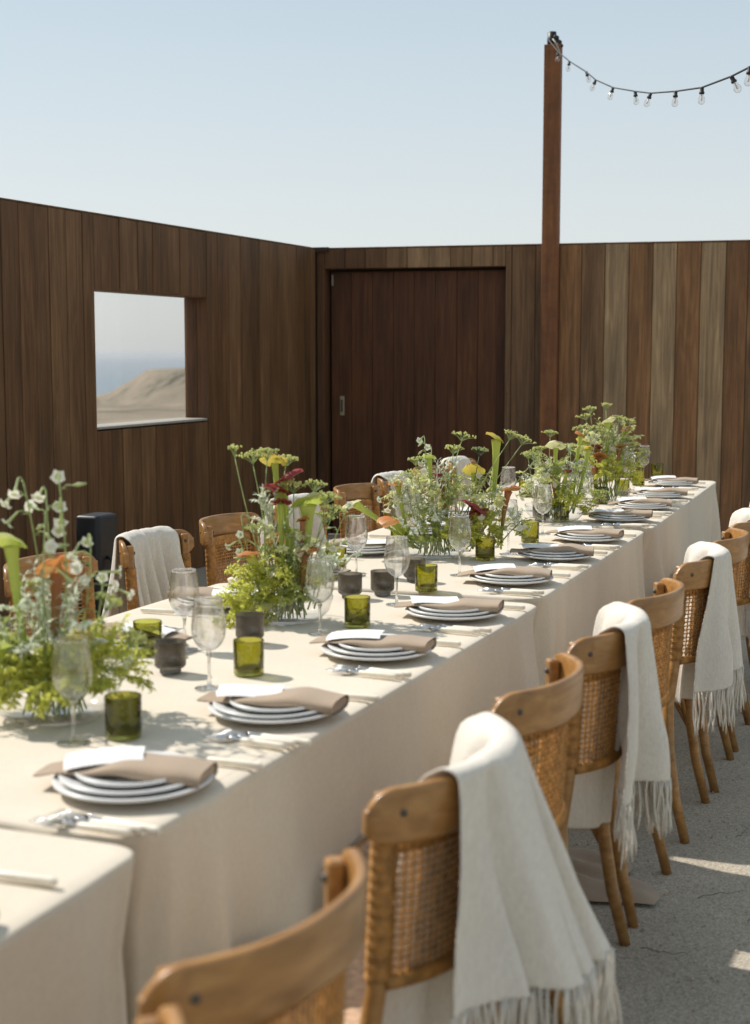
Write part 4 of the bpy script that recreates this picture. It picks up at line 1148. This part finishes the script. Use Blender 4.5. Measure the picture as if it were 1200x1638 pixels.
def make_nicotiana(root, base, top, rg, blooms=6, spread=.05, sc=1.0):
    s = MB(); pts = bez(base, top, .0, 9, (rg.uniform(-.03, .03), rg.uniform(-.02, .02)))
    s.tube(pts, [.0028] * 5 + [.0018] * 5, 5)
    for k in range(blooms):
        t = 1 - .45 * (k / blooms) ** 1.2; i = min(8, int(t * 9)); p = pts[i].lerp(pts[i + 1], t * 9 - i) if i < 9 else pts[-1]
        an = rg.uniform(0, 6.28); o = Vector((math.cos(an), math.sin(an), .35)) * rg.uniform(.35, 1) * spread
        q = p + o; s.tube([p, p + o * .5 + Vector((0, 0, .006)), q], .0011, 4, False)
        d = Vector((math.cos(an), math.sin(an), rg.uniform(-1.1, .2)))
        if rg.random() < .72: trumpet(s, q, d, rg.uniform(.03, .045) * sc, sc, 1, 2)
        else: s.tube([q, q + d.normalized() * .012, q + d.normalized() * .03 * sc], [.0018, .0045 * sc, .002], 6, True, 1)
        s.leaf(p, o, (0, 0, 1), .02 * sc, .006 * sc, .2, 0)
    return s.build('tobacco_flower', [M['stem'], M['petal_green'], M['white_petal']], root)
def make_silver(root, c, rg, n=8, R_=.08, h=.12, mat='silver'):
    s = MB(); c = Vector(c)
    for k in range(n):
        an = rg.uniform(0, 6.28); q = c + Vector((math.cos(an) * R_ * rg.uniform(.3, 1), math.sin(an) * R_ * rg.uniform(.3, 1), h * rg.uniform(.5, 1)))
        pts = bez(c, q, .03, 7); s.tube(pts, .0012, 4, False)
        for i in range(2, 8):
            d0 = (pts[i] - pts[i - 1]).normalized()
            for sg in (-1, 1):
                sdv = d0.cross(Vector((0, 0, 1)))
                sdv = sdv.normalized() if sdv.length > .01 else Vector((1, 0, 0))
                ld = (sdv * sg + d0 * .8 + Vector((rg.uniform(-.3, .3), rg.uniform(-.3, .3), rg.uniform(-.2, .4)))).normalized()
                Ln = rg.uniform(.016, .028)
                s.leaf(pts[i], ld, (0, 0, 1), Ln, Ln * .35, rg.uniform(.0, .4))
                s.leaf(pts[i] + ld * Ln * .4, (ld + d0).normalized(), (0, 0, 1), Ln * .6, Ln * .22, .2)
                s.leaf(pts[i] + ld * Ln * .4, (ld - d0 * .4).normalized(), (0, 0, 1), Ln * .6, Ln * .22, .2)
    return s.build('silver_foliage' if mat == 'silver' else 'leafy_spray', M[mat], root, kind='stuff')
def make_clump(root, c, rx, ry, rz_, n, rg, mat='lime', L=(.012, .024), droop=.6, name='lime_foliage'):
    """bushy mass: tufts of narrow leaves hanging outward from an uneven ellipsoid"""
    s = MB(); c = Vector(c); tufts = []
    for k in range(max(6, n // 26)):
        th = rg.uniform(0, 6.28); ph = math.acos(rg.uniform(-.35, 1)); rr = rg.uniform(.45, 1.0) ** .6
        v = Vector((math.sin(ph) * math.cos(th) * rx, math.sin(ph) * math.sin(th) * ry, math.cos(ph) * rz_)) * rr
        tufts.append((c + v, v.normalized()))
    for (p, nn) in tufts:
        ax = (nn + Vector((0, 0, -droop * .5 + .1))).normalized()
        Lt = rg.uniform(.03, .05)
        s.tube([c.lerp(p, .45), p, p + ax * Lt], .0011, 4, False)
        for q in range(26):
            t = rg.random(); b = p + ax * Lt * t
            d = (ax * .5 + Vector((rg.gauss(0, .6), rg.gauss(0, .6), rg.gauss(-droop * .5, .4)))).normalized()
            Ln = rg.uniform(*L); s.leaf(b, d, nn, Ln, Ln * rg.uniform(.28, .42), rg.uniform(0, .4))
    return s.build(name, M[mat], root, kind='stuff')
def bowl_mesh(root):
    s = MB(); s.lathe([(.001, .001), (.085, .001), (.106, .007), (.1295, .031), (.1385, .058), (.140, .072), (.1385, .0735), (.137, .072)], 176, rib=.0035, ribn=44)
    s.build('glass_bowl', M['clear'], root)
    s = MB()
    for k in range(30):
        an = k * 2.399; r = .07 * math.sqrt((k + .5) / 30)
        s.tube([(r * math.cos(an), r * math.sin(an), .009), (r * .8 * math.cos(an + .4), r * .8 * math.sin(an + .4), .075)], .0022, 5)
    s.build('cut_stems', M['stem'], root, kind='stuff')
def arrangement(x, y, bpx, bpy_, Y, label, feats, seed):
    """feats given as (kind, dx, dz, ...) in metres from the bowl's centre seen from the front"""
    root = empty('flower_arrangement', (x, y, TZ + .0015)); tag(root, label, 'flower arrangement', 'flower arrangements down the middle of the tables')
    bowl_mesh(root); rg = random.Random(seed); k = Y / 2290
    X = lambda px: (px - bpx) * k
    Z = lambda py: max(.03, (bpy_ - py) * k / .985)
    for f in feats:
        kind = f[0]
        if kind == 'U': # px, py, r, dark
            p = (X(f[1]), rg.uniform(-.07, .07), Z(f[2])); b = (rg.uniform(-.05, .05) + p[0] * .25, p[1] * .4, .02)
            make_umbel(root, b, p, rg, f[3], f[4] if len(f) > 4 else 24, len(f) > 5)
        elif kind == 'P': # top px,py, base px, hood, width, tube, face, hw
            p = (X(f[1]), f[9] if len(f) > 9 else rg.uniform(-.06, .04), Z(f[2])); b = (X(f[3]), rg.uniform(-.03, .03), f[10] if len(f) > 10 else .03)
            make_pitcher(root, b, p, rg, f[4], f[5], f[6], f[7], f[8])
        elif kind == 'N':
            p = (X(f[1]), rg.uniform(-.09, .05), Z(f[2])); b = (X(f[3]), rg.uniform(-.03, .03), .03)
            make_nicotiana(root, b, p, rg, f[4], f[5], f[6] if len(f) > 6 else .8)
        elif kind == 'S': make_silver(root, (X(f[1]), rg.uniform(-.06, .03), Z(f[2])), rg, f[3], f[4], f[5], f[6] if len(f) > 6 else 'silver')
        elif kind == 'C': make_clump(root, (X(f[1]), f[8] if len(f) > 8 else 0, max(Z(f[2]), .03 if X(f[1]) < -.09 else .085)), f[3], f[4], f[5], f[6], rg, f[7])
    return root
FR = (0, -1)
arrangement(-.683, 2.985, 85, 1155, 2.98, 'large blurred flower bowl nearest the camera with tall white tobacco flowers', [
    ('N', 45, 775, 78, 5, .035, 1.0), ('N', 112, 768, 95, 7, .04, 1.05), ('N', 95, 815, 80, 4, .03, 1.05), ('N', 145, 870, 105, 7, .04, .95), ('N', 75, 790, 90, 3, .03, 1.0),
    ('N', 165, 935, 120, 6, .05, .9), ('N', 20, 1000, 50, 6, .05, .9),
    ('P', 28, 875, 62, 'h_lime', .014, 'p_tube', (-.6, -.8), .034, -.03), ('P', 92, 925, 95, 'h_orange', .013, 'p_tube_red', (.5, -.8), .036, .02), ('P', 132, 1020, 105, 'h_yellow', .013, 'p_tube', (.6, -.8), .028, -.05),
    ('P', 5, 1030, 55, 'h_lime', .017, 'p_tube', (-.6, -.8), .036, -.06), ('P', 20, 1040, 70, 'h_lime', .016, 'p_tube', (-.3, -.9), .03, .0),
    ('S', 30, 1080, 7, .10, .20), ('S', 110, 1075, 8, .09, .20), ('S', 70, 1120, 7, .12, .16), ('S', 185, 1130, 5, .07, .09), ('S', 10, 1120, 6, .09, .16), ('S', 60, 1060, 6, .08, .24),
    ('U', 215, 1035, .03, 22), ('U', 170, 985, .03, 18), ('U', 60, 960, .03, 18),
    ('C', 105, 1010, .06, .06, .07, 180, 'silver', -.05), ('C', 60, 985, .05, .06, .07, 135, 'silver', 0), ('C', 90, 1125, .105, .10, .055, 1950, 'lime', -.05), ('C', 40, 1125, .09, .09, .06, 1125, 'lime', 0), ('C', 160, 1085, .075, .08, .085, 1425, 'lime', .02), ('C', 85, 1085, .12, .09, 0.072, 480, 'green_leaf', .03), ('C', 5, 1070, .07, .08, 0.080, 360, 'green_leaf', .03)], 5)
arrangement(-.262, 4.10, 453, 1000, 4.13, 'flower bowl with a tall yellow hooded pitcher plant and yellow green umbels', [
    ('P', 438, 752, 455, 'h_yellow', .009, 'p_tube', (-.3, -.9), .030, .02), ('P', 455, 778, 462, 'h_red', .010, 'p_tube', (.9, -.5), .036, -.03), ('P', 447, 795, 456, 'h_red', .009, 'p_tube', (-.7, -.8), .030, -.04), ('P', 450, 812, 456, 'h_red', .008, 'p_tube', (.1, -1), .022, -.05),
    ('P', 492, 815, 474, 'h_lime', .021, 'p_tube', (.6, -.7), .040, -.03), ('P', 484, 838, 465, 'h_orange', .007, 'p_tube_red', (.5, -.8), .014, -.055), ('P', 402, 893, 438, 'h_orange', .013, 'p_tube', (-.5, -.8), .026, -.06), ('P', 440, 880, 462, 'h_orange', .011, 'p_tube_red', (-.3, -.9), .024, .03),
    ('P', 488, 892, 480, 'h_orange', .010, 'p_tube_red', (.7, -.6), .026, -.04), ('P', 462, 860, 462, 'h_lime', .015, 'p_tube', (-.2, -.9), .02, -.01),
    ('U', 404, 752, .036, 26), ('U', 428, 745, .026, 20), ('U', 455, 758, .034, 26), ('U', 378, 742, .012, 10), ('U', 470, 796, .034, 26), ('U', 500, 800, .032, 24), ('U', 520, 815, .04, 32), ('U', 530, 832, .036, 26), ('U', 410, 868, .034, 26), ('U', 515, 850, .03, 20), ('U', 450, 905, .028, 22), ('U', 428, 900, .03, 22),
    ('N', 414, 800, 440, 4, .03, .8), ('N', 384, 835, 430, 3, .03, .85), ('N', 382, 868, 425, 4, .03, .85), ('N', 455, 850, 460, 3, .03, .8), ('N', 552, 825, 500, 4, .03, .8), ('N', 500, 880, 480, 6, .05, .92), ('N', 410, 915, 430, 5, .04, .92), ('N', 470, 900, 470, 6, .05, .92), ('N', 520, 885, 490, 5, .04, .92),
    ('S', 440, 880, 7, .08, .15), ('S', 520, 945, 7, .09, .13), ('S', 430, 840, 4, .05, .10), ('S', 490, 900, 4, .07, .08), ('S', 545, 925, 4, .06, .07), ('S', 440, 960, 4, .10, .10, 'green_leaf'), ('S', 490, 960, 4, .08, .10, 'green_leaf'),
    ('C', 440, 890, .05, .05, .07, 275, 'pale_green', -.02), ('C', 500, 870, .05, .05, .06, 247, 'pale_green', 0), ('C', 408, 955, .075, .08, .065, 1725, 'lime', -.02), ('C', 392, 985, .06, .05, .05, 975, 'lime', -.06), ('C', 450, 945, .07, .07, 0.056, 450, 'green_leaf', .0), ('C', 475, 925, .065, .06, .05, 825, 'lime', -.03), ('C', 455, 985, .10, .09, 0.024, 330, 'green_leaf', 0)], 11)
arrangement(.225, 5.42, 698, 890, 5.43, 'widest flower bowl with burgundy pitchers and one tall green pitcher', [
    ('P', 797, 706, 785, 'h_yellow', .016, 'p_tube', (-.9, -.4), .030, .0), ('P', 763, 760, 760, 'h_yellow', .010, 'p_tube', (-.3, -.9), .032, .03), ('P', 760, 812, 738, 'h_red', .012, 'p_tube_red', (-.3, -.9), .042, -.08), ('P', 765, 818, 768, 'h_red', .013, 'p_tube_red', (.5, -.8), .030, -.06),
    ('P', 815, 785, 805, 'h_orange', .013, 'p_tube_red', (.6, -.7), .030, -.05), ('P', 708, 765, 725, 'h_red', .011, 'p_tube_red', (-.6, -.7), .018, -.01), ('P', 640, 778, 665, 'h_orange', .011, 'p_tube', (-.5, -.7), .026, -.02),
    ('P', 572, 805, 672, 'h_pale', .014, 'p_tube', (-.9, -.4), .034, -.04), ('P', 628, 830, 678, 'h_orange', .015, 'p_tube', (-.8, -.6), .034, -.07), ('P', 690, 735, 700, 'h_lime', .009, 'p_tube', (-.5, -.8), .02, 0),
    ('P', 640, 860, 675, 'h_lime', .016, 'p_tube', (-.4, -.8), .02, -.07), ('P', 655, 850, 690, 'h_lime', .015, 'p_tube', (.2, -.8), .02, -.03),
    ('U', 742, 708, .045, 24), ('U', 728, 728, .035, 20), ('U', 770, 732, .034, 24, 1), ('U', 815, 705, .03, 20), ('U', 835, 712, .04, 24), ('U', 856, 736, .035, 24), ('U', 735, 775, .045, 24), ('U', 660, 765, .035, 20), ('U', 750, 790, .04, 24), ('U', 720, 800, .04, 20), ('U', 700, 790, .035, 20), ('U', 668, 745, .025, 14),
    ('N', 682, 702, 700, 6, .03, .92), ('N', 694, 720, 705, 5, .03, .92), ('N', 655, 780, 685, 7, .05, .92), ('N', 625, 800, 670, 6, .05, .92), ('N', 670, 800, 690, 7, .06, .92), ('N', 700, 810, 705, 7, .06, .92), ('N', 735, 750, 730, 6, .05, .92), ('N', 790, 765, 770, 6, .05, .92), ('N', 780, 800, 760, 7, .06, .92), ('N', 650, 830, 690, 7, .06, .92), ('N', 835, 830, 800, 6, .06, .92), ('N', 720, 760, 715, 6, .05, .92), ('N', 705, 840, 705, 7, .06, .92),
    ('S', 670, 840, 7, .11, .16), ('S', 740, 830, 7, .11, .16), ('S', 700, 800, 6, .10, .16), ('S', 830, 850, 4, .08, .10), ('S', 780, 830, 5, .09, .14), ('S', 660, 800, 4, .08, .12), ('S', 700, 850, 4, .09, .10, 'green_leaf'), ('S', 720, 820, 4, .09, .12, 'green_leaf'), ('S', 640, 810, 4, .07, .12),
    ('C', 660, 790, .07, .06, .07, 385, 'pale_green', -.03), ('C', 700, 790, .07, .06, .08, 440, 'pale_green', 0), ('C', 785, 790, .06, .06, .07, 330, 'pale_green', -.02), ('C', 690, 830, .09, .06, .05, 315, 'silver', -.05), ('C', 700, 860, .08, .08, 0.056, 450, 'green_leaf', 0), ('C', 735, 875, .055, .05, .055, 975, 'lime', -.09), ('C', 775, 850, .06, .06, .07, 1050, 'lime', -.05), ('C', 810, 845, .07, .07, 0.056, 390, 'green_leaf', .02), ('C', 750, 800, .09, .07, .08, 605, 'pale_green', .0), ('C', 665, 830, .07, .07, 0.064, 270, 'green_leaf', .02)], 23)
arrangement(.835, 6.60, 885, 833, 6.6, 'fourth flower bowl from the camera with pale umbels and a small dark red pitcher', [
    ('P', 884, 718, 888, 'h_pale', .011, 'p_tube', (-.2, -.9), .034, -.02), ('P', 900, 755, 892, 'h_red', .010, 'p_tube', (.2, -.9), .018, -.07), ('P', 878, 768, 885, 'h_orange', .009, 'p_tube_red', (-.6, -.8), .016, -.05), ('P', 936, 720, 915, 'h_yellow', .012, 'p_tube', (.1, -.9), .018, -.02), ('P', 890, 745, 890, 'h_lime', .015, 'p_tube', (.1, -.9), .02, .0), ('P', 925, 700, 915, 'h_orange', .010, 'p_tube', (-.9, -.4), .02, .02),
    ('U', 878, 703, .036, 24), ('U', 905, 722, .052, 30), ('U', 850, 738, .036, 24), ('U', 860, 728, .03, 20), ('U', 920, 735, .04, 24), ('U', 868, 755, .04, 24), ('U', 840, 735, .03, 20), ('U', 925, 760, .04, 20),
    ('N', 865, 740, 880, 7, .05, .92), ('N', 850, 760, 875, 7, .05, .92), ('N', 900, 770, 890, 6, .05, .92), ('N', 930, 760, 905, 6, .05, .92), ('N', 842, 790, 870, 6, .05, .92), ('N', 875, 780, 885, 6, .05, .92),
    ('S', 870, 780, 7, .11, .16), ('S', 850, 800, 6, .10, .12), ('S', 905, 790, 5, .10, .15), ('S', 890, 770, 4, .09, .12, 'green_leaf'), ('S', 862, 790, 4, .08, .1, 'green_leaf'),
    ('C', 860, 765, .07, .06, .08, 440, 'pale_green', -.04), ('C', 910, 750, .07, .06, .07, 270, 'silver', 0), ('C', 900, 812, .10, .09, .06, 1275, 'lime', -.04), ('C', 930, 790, .09, .08, 0.064, 450, 'green_leaf', .04), ('C', 880, 780, .08, .07, 0.072, 360, 'green_leaf', .03)], 31)
arrangement(1.19, 7.42, 968, 801, 7.42, 'farthest flower bowl with a tall slim pitcher and round green umbels', [
    ('P', 972, 675, 972, 'h_pale', .015, 'p_tube', (.6, -.7), .030, -.02), ('P', 953, 715, 955, 'h_red', .012, 'p_tube_red', (-.4, -.8), .026, -.05), ('P', 958, 728, 962, 'h_orange', .014, 'p_tube_red', (-.2, -.8), .03, -.07), ('P', 990, 715, 985, 'h_orange', .013, 'p_tube_red', (.4, -.8), .026, -.04), ('P', 1000, 688, 988, 'h_orange', .012, 'p_tube', (.7, -.6), .024, 0), ('P', 948, 740, 955, 'h_orange', .014, 'p_tube_red', (-.4, -.8), .022, -.08),
    ('P', 936, 705, 950, 'h_yellow', .014, 'p_tube', (-.6, -.7), .03, .0),
    ('U', 942, 660, .034, 20), ('U', 940, 672, .044, 28), ('U', 970, 655, .03, 20), ('U', 992, 675, .05, 30), ('U', 1005, 680, .034, 20), ('U', 975, 697, .04, 24), ('U', 930, 690, .04, 24), ('U', 1010, 715, .036, 24), ('U', 1025, 725, .034, 24), ('U', 1000, 705, .04, 20), ('U', 950, 690, .04, 20),
    ('N', 940, 690, 955, 6, .05, .92), ('N', 960, 690, 965, 6, .05, .92), ('N', 990, 700, 975, 6, .05, .92), ('N', 930, 715, 950, 6, .05, .92), ('N', 965, 720, 965, 6, .05, .92), ('N', 1000, 725, 985, 6, .05, .92),
    ('S', 945, 740, 6, .11, .18), ('S', 975, 730, 6, .10, .16), ('S', 1000, 740, 5, .10, .14), ('S', 965, 710, 4, .10, .14, 'green_leaf'), ('S', 985, 720, 4, .1, .14, 'green_leaf'),
    ('C', 955, 705, .08, .06, .07, 440, 'pale_green', -.04), ('C', 1000, 700, .07, .06, .07, 330, 'pale_green', 0), ('C', 962, 745, .10, .09, .07, 1200, 'lime', -.06), ('C', 995, 760, .09, .09, .09, 1125, 'lime', .0), ('C', 940, 775, .09, .08, 0.064, 450, 'green_leaf', .02), ('C', 975, 720, .12, .09, 0.072, 390, 'green_leaf', .05), ('C', 1005, 735, .08, .08, 0.064, 270, 'green_leaf', .04)], 47)

# ------------------------------------------------------------------ loose stones and twigs on the gravel
s = MB(); rg = random.Random(99)
for k in range(2600):
    al = rg.uniform(.2, 5.2); pe = rg.uniform(-.0, 1.6); p = T(al, pe)
    r = rg.choice((.0015, .002, .0025, .003, .0045)); s.ball((p.x, p.y, .006 + r * .4), r, 5, 3, 0, .6)
s.build('loose_gravel', M['pebble'], kind='stuff')
for k, (al, pe, rot, L) in enumerate(((2.05, .62, .4, .16), (1.9, .72, 1.2, .07), (1.6, .55, -.3, .12), (2.6, .6, .9, .1))):
    p = T(al, pe); s = MB(); pts = [(math.cos(rot) * L * (t - .5), math.sin(rot) * L * (t - .5) + .008 * math.sin(t * 5 + k) + .004 * math.sin(t * 17), .001 + .003 * math.sin(t * 9) ** 2) for t in [q / 8 for q in range(9)]]
    s.tube(pts, [.0004 + .0009 * (1 - q / 9) for q in range(9)], 5); o = s.build('twig', M['dark_stem']); o.location = (p.x, p.y, .012)
    tag(o, 'thin dark twig on the gravel, %s from the camera' % ['third', 'second', 'first', 'last'][k], 'twig', 'twigs on the gravel')
